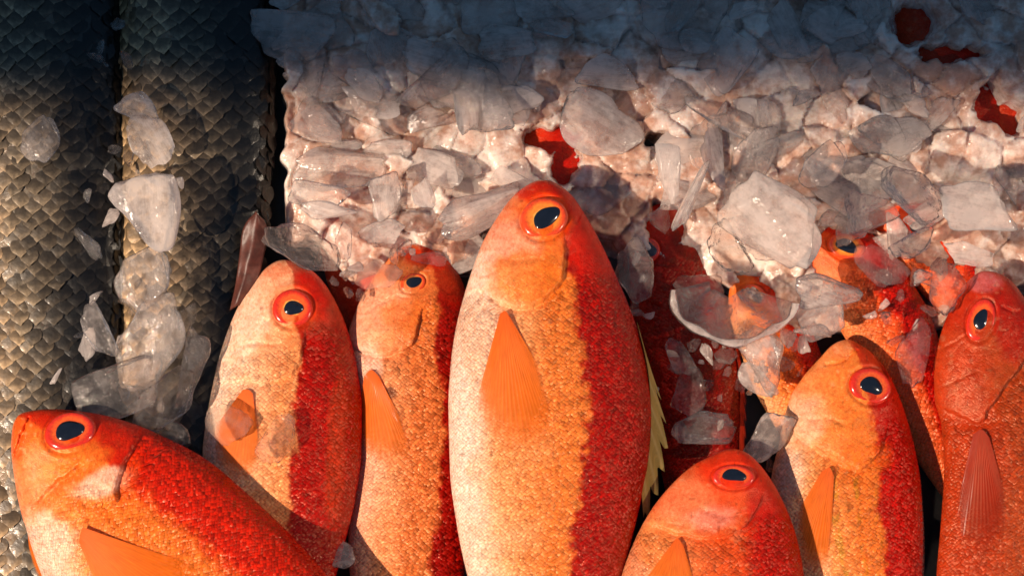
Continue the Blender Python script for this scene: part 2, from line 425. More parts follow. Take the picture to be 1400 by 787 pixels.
class Fish:
    def __init__(f, name, snout, theta, W, belly, back, z, label, group='red fish laid out on the ice', cat='fish',
                 tailk=1.0, hk=1.0, tilt=0.0, roll=0.0, hi=True, length=None, mat=None):
        f.W = W; f.sn = np.array(snout, float); th = math.radians(theta)
        f.a = np.array([math.cos(th), math.sin(th)]); f.b = np.array([math.sin(th), -math.cos(th)])
        f.z = z; f.hk = hk; f.tilt = tilt; f.roll = roll; f.hi = hi; f.mat = mat or SKIN
        def conv(pts, s):
            r = []
            for p in pts:
                w = np.array(p, float) - f.sn
                r.append((float(w @ f.a) / W, float(w @ f.b) / W))
            r = [q for q in r if q[0] > 0.004]
            r.sort()
            return r
        L = conv(belly, -1); R = conv(back, 1)
        mid = (L[-1][1] + R[-1][1]) / 2
        last = max(L[-1][0], R[-1][0])
        f.tmax = length or max(2.85, last + 0.8)
        sh = f.tmax - 2.85
        for t, w in TAIL:
            t2 = t + sh
            if t2 > L[-1][0] + 0.12: L.append((t2, mid - w * tailk))
            if t2 > R[-1][0] + 0.12: R.append((t2, mid + w * tailk))
        f.Lx = [0] + [math.sqrt(q[0]) for q in L]; f.Ly = [0] + [q[1] for q in L]
        f.Rx = [0] + [math.sqrt(q[0]) for q in R]; f.Ry = [0] + [q[1] for q in R]
        f.Hx = np.sqrt(np.array(HT[0]) * f.tmax / 2.85); f.Hy = np.array(HT[1]) * hk
        if length: # long slim fish: keep the head end blunt
            f.Hx = np.sqrt(np.array([0, .05, .12, .25, .5, .8, 1.2, 1.8, 2.6, 3.4, 4.4, length]) * 1.0)
        f.root = empty(name, (*wx(*f.sn, z), max(0.0, z - 0.235 * W * S)))
        tag(f.root, label, cat, group)
    # design-plane px -> world
    def world(f, P, zz):
        k = S * (DIST + Z0 - f.z) / DIST
        return np.stack([(P[..., 0] - 700) * k, (393.5 - P[..., 1]) * k, zz], -1)
    def prof(f, t):
        q = np.sqrt(np.maximum(t, 0))
        return hermite(f.Lx, f.Ly, q), hermite(f.Rx, f.Ry, q), hermite(f.Hx, f.Hy, q)
    def lean(f, t, o):
        return (f.tilt * (t - 1.0) + f.roll * o) * f.W * S
    def surf(f, P):
        """height of the upper skin at px points"""
        P = np.asarray(P, float); w = P - f.sn
        t = (w @ f.a) / f.W; o = (w @ f.b) / f.W
        l, r, h = f.prof(t)
        c = np.clip((o - (l + r) / 2) / np.maximum((r - l) / 2, 1e-4), -0.995, 0.995)
        return f.z + h * f.W * S * (1 - c * c) ** 0.56 + f.lean(t, o)
    def body(f, paint, grooves=(), steps=(), bumps=(), scale_from=None, seed=0, scal=1.0):
        dens = 1.0 if f.hi else 0.5
        n1 = int(150 * dens); n2 = int(90 * dens); n3 = 26
        t = np.r_[np.linspace(0, 1, n1) ** 1.6 * 0.95, np.linspace(0.95, min(2.1, f.tmax - .6), n2)[1:],
                  np.linspace(min(2.1, f.tmax - .6), f.tmax, n3)[1:]]
        t[0] = 0.0004
        nt_, nb_ = int(190 * dens), 44
        phi = np.r_[np.linspace(0, math.pi, nt_), np.linspace(math.pi, 2 * math.pi, nb_)[1:-1]]
        l, r, h = f.prof(t)
        cp = np.cos(phi); sp = np.sin(phi)
        # ease so that the vertices sit evenly across the top
        mid = ((l + r) / 2)[:, None]; half = ((r - l) / 2)[:, None]
        T = np.repeat(t[:, None], len(phi), 1)
        O = mid + half * cp[None]
        zz = h[:, None] * np.sign(sp)[None] * (np.abs(sp)[None] ** 1.12)
        P = f.sn + f.W * (T[..., None] * f.a + O[..., None] * f.b)
        C = np.repeat(cp[None], len(t), 0)
        up = np.clip(sp, 0, 1)[None] ** 0.5 * np.ones_like(T)
        d = np.zeros_like(T)
        Q = P + np.stack([4.2 * fbm(P[..., 0] / 13, P[..., 1] / 13, seed + 51, 3), 4.2 * fbm(P[..., 0] / 13, P[..., 1] / 13, seed + 57, 3)], -1)
        for poly, depth, w in grooves:
            dd, _ = seg_dist(Q, curve_pts(poly)); d -= 2.0 * depth * np.exp(-(dd / (w * 0.72)) ** 2)
        scaly = smooth(0.45, 0.62, T)
        if scale_from is not None:
            dd, sd = seg_dist(Q, curve_pts(scale_from)); sgn = dd * sd
            scaly = 0.30 * smooth(0.25, 0.4, T) + 0.70 * smooth(-4, 10, -sgn)
        scaly = scaly * scal
        for poly, depth, decay in steps:
            dd, sd = seg_dist(Q, curve_pts(poly)); sgn = -dd * sd
            near = np.exp(-np.maximum(dd - decay, 0) / (decay * 0.6))
            d -= 2.1 * depth * smooth(-1.0, 2.2, sgn) * np.exp(-np.maximum(sgn, 0) / decay) * near
            d += 0.25 * depth * np.exp(-((sgn + 4) / 4.5) ** 2) * near
        for (bx, by, rx, ry, ang, amt) in bumps:
            a = math.radians(ang); w = P - np.array([bx, by])
            u = (w[..., 0] * math.cos(a) + w[..., 1] * math.sin(a)) / rx; v = (-w[..., 0] * math.sin(a) + w[..., 1] * math.cos(a)) / ry
            d += amt * np.exp(-(u * u + v * v))
        d += 0.30 * fbm(P[..., 0] / 34 + seed, P[..., 1] / 34, seed, 3) * smooth(0.03, 0.2, T)
        # soft wrinkles of the head skin
        wr = fbm(P[..., 0] / 22 + 0.6 * P[..., 1] / 22, P[..., 1] / 9, seed + 71, 3)
        d += 0.22 * wr * (1 - smooth(0.5, 0.8, T)) * smooth(0.08, 0.25, T)
        Z = f.z + zz * f.W * S + f.lean(T, O) + d * up * 1e-3
        f.P = P; f.up = up
        V = f.world(P, Z)
        # skin coordinates in mm
        dv = np.linalg.norm(np.diff(V, axis=1), axis=-1) * 1e3
        arc = np.concatenate([np.zeros((len(t), 1)), np.cumsum(dv, 1)], 1)
        arc -= arc[:, [nt_ // 2]]
        skin = np.stack([T * f.W * S * 1e3, arc, np.zeros_like(T)], -1)
        col = paint(P, T, C, seed)
        rgba = np.concatenate([np.clip(col, 0, 1), np.ones(col.shape[:-1] + (1,))], -1)
        me = grid_mesh('fish_body', V, True, attrs={'pigment': ('FLOAT_COLOR', rgba), 'scaly': ('FLOAT', scaly),
                                                    'skin': ('FLOAT_VECTOR', skin)})
        bmx = bmesh.new(); bmx.from_mesh(me); bmx.verts.ensure_lookup_table()
        m_ = len(phi)
        bmx.faces.new([bmx.verts[i] for i in range(m_)]).smooth = True
        bmx.faces.new([bmx.verts[(len(t) - 1) * m_ + i] for i in reversed(range(m_))])
        bmesh.ops.recalc_face_normals(bmx, faces=bmx.faces); bmx.to_mesh(me); bmx.free()
        f.me = me
        return link('body', me, f.mat, f.root)
    def ribbon(f, name, base, tip, mat, rays, lift0=0.0010, lift1=0.0018, ragged=0.0, zs=None, wave=0.0, n_al=26, seed=0, zfix=None, bow=0.0, ridge_h=0.00003):
        """a fin: rays run from the base curve to the tip curve"""
        nr = rays * 6 + 1
        B = curve_pts(base, nr); Tp = curve_pts(tip, nr)
        u = np.linspace(0, rays, nr); v = np.linspace(0, 1, n_al)
        rag = np.zeros(nr)
        if ragged:
            fr = np.abs((u % 1) - 0.5) * 2
            rr = np.random.default_rng(seed).uniform(0.4, 1.0, rays + 2)[u.astype(int)]
            rag = ragged * fr * rr
        vv = v[:, None] * (1 - rag[None])
        P = B[None] * (1 - vv[..., None]) + Tp[None] * vv[..., None]
        if bow:
            ax = (Tp - B); nrm = np.stack([ax[:, 1], -ax[:, 0]], -1)
            P = P + (bow * np.sin(np.pi * vv) * 0.5)[..., None] * nrm[None]
        ridge = (np.cos(u * 2 * math.pi) * -ridge_h)[None] * (0.4 + 0.6 * v[:, None])
        if zfix is None:
            Z = f.surf(P) + lift0 * (1 - vv) + lift1 * vv
        else:
            Z = zfix[0] * (1 - vv) + zfix[1] * vv
        Z = Z + ridge + wave * np.sin(u[None] * 1.1 + 3 * v[:, None]) * vv
        V = f.world(P, Z)
        fu = np.stack([np.repeat(u[None], n_al, 0), np.repeat(v[:, None], nr, 1), np.zeros((n_al, nr))], -1)
        me = grid_mesh(name, V, attrs={'finuv': ('FLOAT_VECTOR', fu)})
        o = link(name, me, mat, f.root)
        if name == 'pectoral_fin': return o
        md = o.modifiers.new('thickness', 'SOLIDIFY'); md.thickness = 0.00025; md.offset = -1
        return o
    def tail(f, mat):
        l, r, h = f.prof(np.array([f.tmax])); c = float((l + r)[0] / 2)
        def pt(t, o): return f.sn + f.W * (t * f.a + (c + o) * f.b)
        e = f.tmax - 0.03
        z = f.z + float(f.lean(f.tmax, c))
        f.ribbon('tail_fin', [pt(e, -.11), pt(e, 0), pt(e, .11)], [pt(e + .85, -.52), pt(e + .62, -.2), pt(e + .46, 0), pt(e + .62, .2), pt(e + .85, .52)],
                 mat, 16, ragged=0.05, zfix=(z, z - 0.004))
    def eye(f, c, rx, ry, ang, pr, iris, pupil_dx=(0, 0), pup=None, pang=None, lift=0.0):
        k = S * (DIST + Z0 - f.z) / DIST
        # press a socket round the eye into the skin
        a_ = math.radians(ang); w_ = f.P - np.array(c)
        rho = np.hypot((w_[..., 0] * math.cos(a_) + w_[..., 1] * math.sin(a_)) / rx, (-w_[..., 0] * math.sin(a_) + w_[..., 1] * math.cos(a_)) / ry)
        co = np.zeros(len(f.me.vertices) * 3, np.float32); f.me.vertices.foreach_get('co', co); co = co.reshape(-1, 3)
        dz = (-0.9 * np.exp(-((rho - 1.04) / 0.10) ** 2) + 0.32 * np.exp(-((rho - 1.28) / 0.13) ** 2)) * f.up * 1e-3 * (rx + ry) / 56
        co[:, 2] += dz.reshape(-1); f.me.vertices.foreach_set('co', co.reshape(-1)); f.me.update()
        e = 6.0
        z = float(f.surf(np.array(c)))
        zx = (float(f.surf(np.array([c[0] + e, c[1]]))) - float(f.surf(np.array([c[0] - e, c[1]])))) / (2 * e * k)
        zy = -(float(f.surf(np.array([c[0], c[1] + e]))) - float(f.surf(np.array([c[0], c[1] - e])))) / (2 * e * k)
        n = Vector((-zx * 0.75, -zy * 0.75, 1)).normalized()
        q = Vector((0, 0, 1)).rotation_difference(n)
        x, y = (c[0] - 700) * k, (393.5 - c[1]) * k
        M = Matrix.Translation((x, y, z - 0.0007 + lift)) @ q.to_matrix().to_4x4() @ Matrix.Rotation(math.radians(-ang), 4, 'Z')
        o = bpy.data.objects.new('eye', EYE_MESH[iris.name]); COL.objects.link(o)
        o.parent = f.root; o.matrix_parent_inverse = Matrix.Translation(-f.root.location)
        o.matrix_basis = M @ Matrix.Diagonal((rx * k, ry * k, 0.5 * (rx + ry) * k, 1))
        p = bpy.data.objects.new('pupil', PUPIL_MESH if pup is None else PUPIL_MESH_DULL); COL.objects.link(p)
        p.parent = o
        pw, ph = pr
        p.matrix_basis = (Matrix.Translation((pupil_dx[0] / rx, -pupil_dx[1] / ry, 0.125)) @ Matrix.Rotation(math.radians(-(pang or 0)), 4, 'Z')
                          @ Matrix.Diagonal((pw / rx, ph / ry, 0.5, 1)))
        return o

def revolve(name, prof, n, mat, wob=0.0):
    V = np.zeros((len(prof), n, 3)); th = np.linspace(0, 2 * math.pi, n, endpoint=False)
    w = 1 + wob * (np.cos(2 * th + 0.6) * 0.4 + np.cos(3 * th + 1.1))
    for i, (r, z) in enumerate(prof):
        V[i, :, 0] = r * np.cos(th) * w; V[i, :, 1] = r * np.sin(th) * w; V[i, :, 2] = z
    me = grid_mesh(name, V, True); me.materials.append(mat)
    b = bmesh.new(); b.from_mesh(me); bmesh.ops.recalc_face_normals(b, faces=b.faces); b.to_mesh(me); b.free()
    return me
EYE_PROF = [(0.001, .16), (.2, .155), (.4, .14), (.55, .125), (.68, .125), (.78, .135), (.86, .145), (.93, .13), (.99, .08), (1.04, .0), (1.06, -.2)]
EYE_MESH = {m_.name: revolve('eye', EYE_PROF, 64, m_, 0.012) for m_ in (IRIS_OR, IRIS_RED)}
PUP_PROF = [(0.001, .30), (.25, .285), (.5, .24), (.75, .16), (.9, .09), (1.0, .02), (1.02, -.1)]
PUPIL_MESH = revolve('pupil', PUP_PROF, 48, PUPIL, 0.07)
PUPIL_MESH_DULL = revolve('pupil', PUP_PROF, 48, PUPIL_DULL, 0.12)

# ---- pigment
def ramp_np(x, stops):
    xs = [s_[0] for s_ in stops]; cs = np.array([s_[1] for s_ in stops])
    return np.stack([np.interp(x, xs, cs[:, k]) for k in range(3)], -1)

def make_paint(belly, mid, flank, back, edge=0.25, sharp=0.06, head=None, head_t=0.5, patches=(), drift=0.0, streak=None):
    belly, mid, flank, back = (np.array(c) for c in (belly, mid, flank, back))
    def paint(P, T, C, seed):
        c_ = paint0(P, T, C, seed); m_ = c_.max(-1, keepdims=True)
        return m_ * (c_ / m_) ** np.array((1.38, 1.38, 1.5))
    def paint0(P, T, C, seed):
        n = fbm(P[..., 0] / 40, P[..., 1] / 40, seed + 3, 4)
        n2 = fbm(P[..., 0] / 9, P[..., 1] / 9, seed + 13, 3)
        x = C + 0.22 * n
        col = ramp_np(x, [(-1, belly), (-0.80, belly), (-0.42, mid), (0.02, flank), (1.0, flank)])
        e = edge + drift * (T - 1.0)
        k = smooth(e - sharp, e + sharp, C + 0.11 * n2 + 0.09 * n)
        col = col * (1 - k[..., None]) + back * k[..., None]
        # back darkens in pigment towards the ridge
        if head is not None:
            hm = (1 - smooth(head_t * 0.55, head_t, T + 0.12 * n)) * (1 - 0.75 * k)
            hm = hm[..., None] * 0.8
            col = col * (1 - hm) + np.array(head) * hm
        if streak is not None:
            s_ = smooth(0.55, 0.75, np.sin(C * 22 + n * 1.0)) * smooth(-.5, -.2, C) * (1 - smooth(0.25, 0.4, C)) * smooth(0.6, 0.9, T)
            s_ = s_ * smooth(0.0, 0.35, fbm(P[..., 0] / 9, P[..., 1] / 16, seed + 40, 2) + 0.1)
            col = col * (1 - 0.45 * s_[..., None]) + np.array(streak) * 0.45 * s_[..., None]
        for (bx, by, rx, ry, ang, c, amt) in patches:
            a = math.radians(ang); w = P - np.array([bx, by])
            u = (w[..., 0] * math.cos(a) + w[..., 1] * math.sin(a)) / rx; v = (-w[..., 0] * math.sin(a) + w[..., 1] * math.cos(a)) / ry
            m_ = amt * (1 - smooth(0.55, 1.15, np.sqrt(u * u + v * v) + 0.35 * n + 0.18 * n2))
            col = col * (1 - m_[..., None]) + np.array(c) * m_[..., None]
        # pale scuffs and a few dark specks on the skin
        hd = 1 - smooth(0.55, 1.1, T)
        sp_ = smooth(0.42, 0.62, vnoise(P[..., 0] / 7, P[..., 1] / 5, seed + 91) * 0.7 + 0.5 * n) * (0.12 + 0.33 * hd) * (1 - 0.8 * k)
        col = col * (1 - sp_[..., None]) + (np.array((.50, .36, .27)) * col.max(-1, keepdims=True) + 0.55 * col) * sp_[..., None]
        vein = smooth(0.10, 0.0, np.abs(fbm(P[..., 0] / 26, P[..., 1] / 16, seed + 97, 4))) * hd * 0.28
        col = col * (1 - vein[..., None]) + col * np.array((.86, .5, .4)) * vein[..., None]
        dk = smooth(0.80, 0.92, vnoise(P[..., 0] / 6 + 31, P[..., 1] / 6, seed + 95)) * 0.35
        return col * (1 - dk[..., None])
    return paint

WHITE = (0.86, 0.66, 0.55); PEACH = (0.82, 0.44, 0.25); ORANGE = (0.78, 0.27, 0.085); DEEP = (0.37, 0.010, 0.0013)
RED = (0.62, 0.028, 0.006); VERM = (0.74, 0.10, 0.020); PINK = (0.80, 0.42, 0.32); HOT = (0.80, 0.19, 0.04)

# ---- F4: the big one in the middle
f = Fish('red_fish', (742, 246), 89, 282,
         [(716, 256), (700, 270), (678, 300), (660, 331), (645, 370), (635, 402), (624, 445), (617, 490), (613, 560), (615, 640), (625, 720), (640, 790)],
         [(766, 254), (782, 267), (798, 290), (811, 312), (828, 345), (842, 376), (860, 418), (873, 455), (885, 505), (892, 560), (889, 620), (875, 690), (850, 790)],
         0.064, 'largest red fish, lying upright in the middle with yellow dorsal fin spines')
f.body(make_paint(WHITE, PEACH, ORANGE, DEEP, 0.33, 0.05, head=HOT, head_t=0.42, drift=-0.06, patches=[
        (700, 330, 45, 40, 40, PINK, 0.75), (735, 262, 40, 22, 10, RED, 0.9), (800, 330, 34, 80, -18, RED, 0.85), (722, 380, 60, 36, 0, (0.78, .25, .05), 0.7),
        (745, 300, 38, 36, 0, (.80, .20, .03), .6), (655, 470, 32, 70, 0, (.85, .55, .42), .7), (700, 600, 40, 120, 0, (.80, .33, .14), .55), (628, 600, 18, 130, 0, (.88, .72, .62), .8)]),
       grooves=[([(640, 425), (660, 405), (690, 418), (717, 421), (745, 408), (765, 386)], 0.5, 4), ([(665, 345), (700, 357), (740, 352)], 0.25, 5),
                ([(792, 262), (795, 285), (790, 305)], 0.5, 4), ([(655, 300), (690, 268), (712, 252)], .25, 3)],
       steps=[([(770, 352), (768, 380), (748, 406), (718, 421), (690, 416), (662, 396), (640, 400)], 1.3, 20)],
       bumps=[(745, 300, 40, 34, -15, 0.9), (700, 385, 40, 26, 10, 0.9)],
       scale_from=[(850, 380), (800, 372), (768, 388), (748, 406), (718, 421), (690, 416), (662, 396), (625, 400)], seed=1)
f.eye((743, 300), 31, 28, -25, (20, 13), IRIS_OR, (3, 1), pang=-20)
f.ribbon('pectoral_fin', [(684, 428), (690, 424), (697, 432)], [(648, 560), (662, 610), (700, 640), (735, 640), (757, 600), (740, 505)], FIN_OR, 30, 0.0013, 0.0004)
f.ribbon('dorsal_fin', [(870, 440), (884, 500), (889, 560), (886, 620), (876, 670)], [(888, 500), (908, 560), (914, 618), (903, 672), (882, 725)],
         FIN_YEL, 7, ragged=0.62, zfix=(0.068, 0.058), seed=4, ridge_h=0.0003)
f.tail(FIN_RED)

# ---- F1: lower left, lying across
f = Fish('red_fish', (24, 569), 40, 300,
         [(17, 590), (16, 615), (20, 650), (26, 685), (40, 735), (60, 790), (100, 862), (145, 905), (290, 1000)],
         [(38, 562), (60, 559), (103, 561), (150, 569), (210, 590), (300, 641), (380, 713), (450, 788), (540, 890)],
         0.066, 'orange red fish lying slanted across the others with mouth slightly open', hk=0.95)
f.body(make_paint(WHITE, (0.80, .36, .16), (0.78, .24, .06), (0.58, .035, .008), 0.42, 0.14, head=(.80, .22, .055), head_t=0.55, patches=[
        (150, 655, 48, 20, -18, (.86, .66, .56), .7), (90, 565, 90, 18, 5, (.70, .045, .008), .9), (165, 575, 70, 26, 15, (.66, .04, .008), .85),
        (60, 640, 30, 40, 0, (.82, .36, .20), .6), (30, 600, 16, 38, 0, (.80, .16, .035), .7), (75, 740, 60, 45, 30, WHITE, .8),
        (115, 625, 60, 22, -20, (.82, .30, .07), .6), (185, 650, 14, 40, 15, (.74, .12, .03), .6)]),
       grooves=[([(41, 570), (36, 592), (27, 616), (25, 622)], 1.1, 3.0), ([(55, 690), (70, 674), (92, 655), (120, 634)], 1.0, 3.0), ([(34, 705), (70, 708), (110, 700), (165, 681)], 0.6, 4),
                ([(20, 622), (35, 618)], .4, 3)],
       steps=[([(190, 600), (180, 625), (170, 655), (168, 682), (120, 700), (70, 708), (36, 712)], 1.6, 22), ([(120, 632), (92, 655), (70, 674), (54, 692)], 0.9, 14)],
       bumps=[(103, 587, 38, 30, 0, 0.8), (130, 665, 30, 20, -20, 0.5), (26, 598, 10, 26, 0, 0.8)],
       scale_from=[(215, 585), (190, 600), (176, 635), (168, 660), (120, 655), (90, 695), (40, 712), (10, 720)], seed=2)
f.eye((103, 587), 33, 27, -12, (19, 14), IRIS_RED, (0, 0), pang=-12)
f.ribbon('pectoral_fin', [(127, 712), (124, 720), (122, 732)], [(300, 770), (312, 815), (290, 860), (240, 880), (170, 850)], FIN_OR, 30, 0.0014, 0.0006)
f.ribbon('pelvic_fin', [(31, 712), (36, 730), (42, 745)], [(30, 765), (42, 800), (62, 830)], FIN_OR, 6, zfix=(0.058, 0.050))
f.tail(FIN_RED)

# ---- F2: second, beside the grey fish
f = Fish('red_fish', (388, 355), 90, 214,
         [(365, 365), (350, 380), (325, 420), (305, 470), (292, 520), (283, 570), (277, 620), (280, 690), (292, 760), (305, 800)],
         [(412, 362), (432, 374), (455, 405), (475, 450), (488, 500), (495, 560), (494, 620), (486, 680), (472, 740), (455, 800)],
         0.042, 'pale red fish with staring round eye, tucked beside the grey fish')
f.body(make_paint(WHITE, (.84, .50, .34), (.80, .36, .18), DEEP, 0.20, 0.05, head=(.84, .48, .33), head_t=.5, patches=[
        (430, 400, 24, 40, -20, (.62, .02, .005), .9), (405, 420, 34, 34, 0, (.78, .16, .03), .5), (340, 450, 30, 60, 15, (.86, .62, .50), .7), (345, 595, 30, 46, 0, (.80, .30, .12), .5),
        (463, 600, 16, 130, 3, (.55, .10, .04), .5), (375, 368, 30, 14, 0, (.80, .30, .18), .6)]),
       grooves=[([(320, 478), (350, 468), (390, 470)], .35, 4), ([(370, 520), (395, 505), (412, 490)], .5, 4), ([(340, 395), (352, 420), (372, 440)], .25, 4)],
       steps=[([(418, 470), (412, 495), (390, 515), (365, 520), (335, 515), (310, 520)], 1.0, 18)],
       bumps=[(404, 421, 34, 34, 0, 0.8), (360, 490, 30, 22, 0, 0.7)],
       scale_from=[(470, 450), (425, 440), (412, 470), (395, 470), (360, 480), (300, 500)], seed=3)
f.eye((404, 421), 26, 25, 0, (13, 10), IRIS_RED, (1, 0), pang=-10)
f.ribbon('pectoral_fin', [(352, 535), (346, 530), (338, 530)], [(362, 620), (345, 668), (315, 672), (290, 640), (292, 590)], FIN_OR, 24, 0.0011, 0.0006)
f.tail(FIN_RED)

# ---- F3: third, snout under ice, clouded eye
f = Fish('red_fish', (566, 334), 90, 170,
         [(545, 342), (525, 360), (505, 388), (485, 428), (474, 470), (478, 510), (488, 560), (489, 620), (482, 680), (476, 740), (480, 800)],
         [(592, 342), (615, 358), (630, 380), (644, 430), (652, 500), (654, 580), (650, 660), (640, 740), (632, 800)],
         0.034, 'orange fish with clouded eye squeezed against the largest red fish')
f.body(make_paint((.82, .46, .34), (.78, .36, .20), (.76, .26, .10), DEEP, 0.42, 0.06, head=(.78, .26, .10), head_t=.45, patches=[
        (585, 352, 48, 16, 10, (.66, .05, .012), .85), (530, 415, 36, 36, 0, (.82, .42, .30), .7), (560, 430, 40, 24, 0, (.78, .24, .06), .6), (505, 495, 22, 30, 0, (.84, .56, .46), .8),
        (535, 535, 12, 10, 30, (.12, .05, .04), .8)]),
       grooves=[([(480, 470), (505, 484), (530, 488), (548, 478)], .6, 4), ([(500, 425), (530, 410), (560, 405)], .25, 4)],
       steps=[([(575, 440), (568, 465), (548, 480), (525, 487), (500, 480), (476, 470)], 1.2, 18)],
       bumps=[(566, 388, 24, 22, 0, 0.5), (535, 450, 30, 20, 0, 0.6)],
       scale_from=[(620, 420), (590, 400), (570, 450), (548, 480), (525, 487), (470, 470)], seed=4)
f.eye((566, 387), 17, 13, -20, (11, 8), IRIS_OR, (1, 0), pang=-30, lift=0.0002)
f.ribbon('pectoral_fin', [(500, 512), (510, 504), (520, 512)], [(488, 590), (505, 640), (540, 650), (566, 640), (556, 580)], FIN_OR, 24, 0.0011, 0.0005)
f.tail(FIN_RED)

# ---- F9: right, orange head
f = Fish('red_fish', (1157, 464), 85, 205,
         [(1140, 470), (1122, 488), (1098, 515), (1082, 540), (1073, 568), (1064, 610), (1055, 650), (1052, 700), (1062, 750), (1080, 800)],
         [(1174, 470), (1190, 480), (1215, 511), (1236, 560), (1250, 610), (1259, 660), (1263, 720), (1262, 800)],
         0.044, 'orange headed fish with big black pupil beside the dark gap')
f.body(make_paint((.84, .55, .40), (.80, .36, .16), (.78, .25, .07), (.48, .014, .005), 0.36, 0.06, head=(.82, .30, .10), head_t=.5, streak=(.40, .28, .03), patches=[
        (1100, 575, 30, 40, 20, (.84, .50, .36), .8), (1225, 540, 16, 50, -20, (.60, .03, .008), .8), (1150, 475, 22, 14, -40, (.82, .34, .18), .8), (1150, 570, 44, 40, 0, (.82, .30, .09), .5),
        (1075, 640, 22, 40, 0, (.85, .58, .46), .8), (1175, 620, 40, 22, 0, (.80, .24, .05), .5)]),
       grooves=[([(1170, 478), (1148, 492), (1126, 497)], .8, 3), ([(1100, 572), (1125, 570), (1150, 576)], .35, 4), ([(1090, 595), (1120, 612), (1150, 630), (1165, 636)], .6, 3.5)],
       steps=[([(1200, 600), (1188, 622), (1166, 638), (1140, 628), (1112, 612), (1086, 590)], 1.2, 18)],
       bumps=[(1185, 527, 34, 30, 0, 0.8), (1140, 590, 36, 26, 20, 0.8)],
       scale_from=[(1250, 580), (1215, 570), (1190, 600), (1166, 638), (1140, 628), (1112, 612), (1060, 600)], seed=5)
f.eye((1185, 526), 29, 24, 10, (16, 12), IRIS_RED, (0, 0), pang=15)
f.ribbon('pectoral_fin', [(1116, 640), (1126, 634), (1132, 645)], [(1082, 700), (1080, 760), (1092, 800), (1112, 800), (1128, 740)], FIN_OR, 24, 0.0011, 0.0005)
f.tail(FIN_RED)

# ---- F10: right edge, all red, the shade on it painted in as darker pigment
f = Fish('red_fish', (1347, 370), 90, 190,
         [(1328, 380), (1312, 397), (1298, 425), (1284, 465), (1277, 505), (1278, 545), (1287, 580), (1291, 640), (1286, 720), (1280, 800)],
         [(1368, 374), (1385, 386), (1405, 415), (1432, 475), (1455, 550), (1468, 640), (1466, 730), (1460, 800)],
         0.052, 'deep red fish with pinkish snout and slanted narrow pupil')
f.body(make_paint((.46, .08, .03), (.42, .065, .022), (.40, .085, .028), (.34, .022, .008), 0.55, 0.2, head=(.46, .045, .020), head_t=.5, patches=[
        (1345, 385, 26, 18, 0, (.60, .20, .22), .8), (1370, 440, 30, 60, -15, (.40, .012, .005), .7), (1310, 480, 26, 30, 0, (.52, .09, .04), .5)]),
       grooves=[([(1281, 480), (1300, 466), (1318, 455)], .45, 2.6), ([(1279, 530), (1300, 518), (1325, 505)], .4, 2.6), ([(1364, 420), (1375, 424), (1386, 426)], .4, 3)],
       steps=[([(1385, 500), (1365, 525), (1345, 552), (1330, 575), (1305, 566), (1279, 556)], 1.4, 20)],
       bumps=[(1336, 437, 26, 34, 15, 0.9), (1315, 520, 26, 26, 0, 0.9), (1335, 560, 10, 22, 25, .6)],
       scale_from=[(1440, 470), (1395, 500), (1365, 525), (1345, 552), (1330, 575), (1305, 570), (1270, 560)], seed=6)
f.eye((1334, 437), 18, 29, 18, (9, 15), IRIS_RED, (0, 0), pang=24)
f.ribbon('pectoral_fin', [(1322, 590), (1332, 584), (1342, 594)], [(1300, 700), (1312, 760), (1340, 780), (1362, 760), (1366, 680)], FIN_RED, 24, 0.0011, 0.0005)
f.tail(FIN_RED)

# ---- F11: bottom, head only
f = Fish('red_fish', (1002, 613), 90, 255,
         [(978, 620), (950, 634), (918, 662), (888, 700), (866, 742), (848, 790), (838, 850), (836, 910)],
         [(1026, 622), (1042, 638), (1062, 668), (1080, 706), (1092, 745), (1100, 790), (1108, 860), (1108, 920)],
         0.066, 'red fish in front of the others with only its head and gill showing', hk=.9)
f.body(make_paint((.80, .36, .22), (.78, .28, .13), (.72, .15, .05), (.52, .022, .007), 0.34, 0.16, head=(.74, .13, .05), head_t=.4, streak=(.36, .16, .03), patches=[
        (1000, 640, 60, 30, 0, (.70, .055, .014), .8), (935, 680, 40, 40, -40, (.80, .30, .17), .7), (970, 705, 40, 20, -10, (.78, .34, .30), .6), (900, 740, 34, 40, 0, (.80, .30, .10), .6), (1060, 740, 30, 90, 0, (.52, .022, .007), .7)]),
       grooves=[([(890, 712), (912, 722), (938, 728)], .4, 4), ([(950, 690), (985, 700), (1015, 697)], .3, 5)],
       steps=[([(1030, 690), (1015, 712), (985, 726), (950, 728), (915, 722), (885, 712)], 1.0, 18)],
       bumps=[(1000, 650, 36, 26, 0, 0.8), (955, 700, 40, 20, 0, 0.6)],
       scale_from=[(1090, 700), (1045, 700), (1015, 712), (985, 726), (950, 728), (870, 720)], seed=7)
f.eye((1000, 649), 28, 16, 0, (16, 9.5), IRIS_RED, (0, -1), pang=0)
f.ribbon('pectoral_fin', [(916, 736), (922, 730), (930, 738)], [(870, 800), (890, 860), (930, 880), (950, 850), (945, 790)], FIN_OR, 24, 0.0012, 0.0005)
f.tail(FIN_RED)

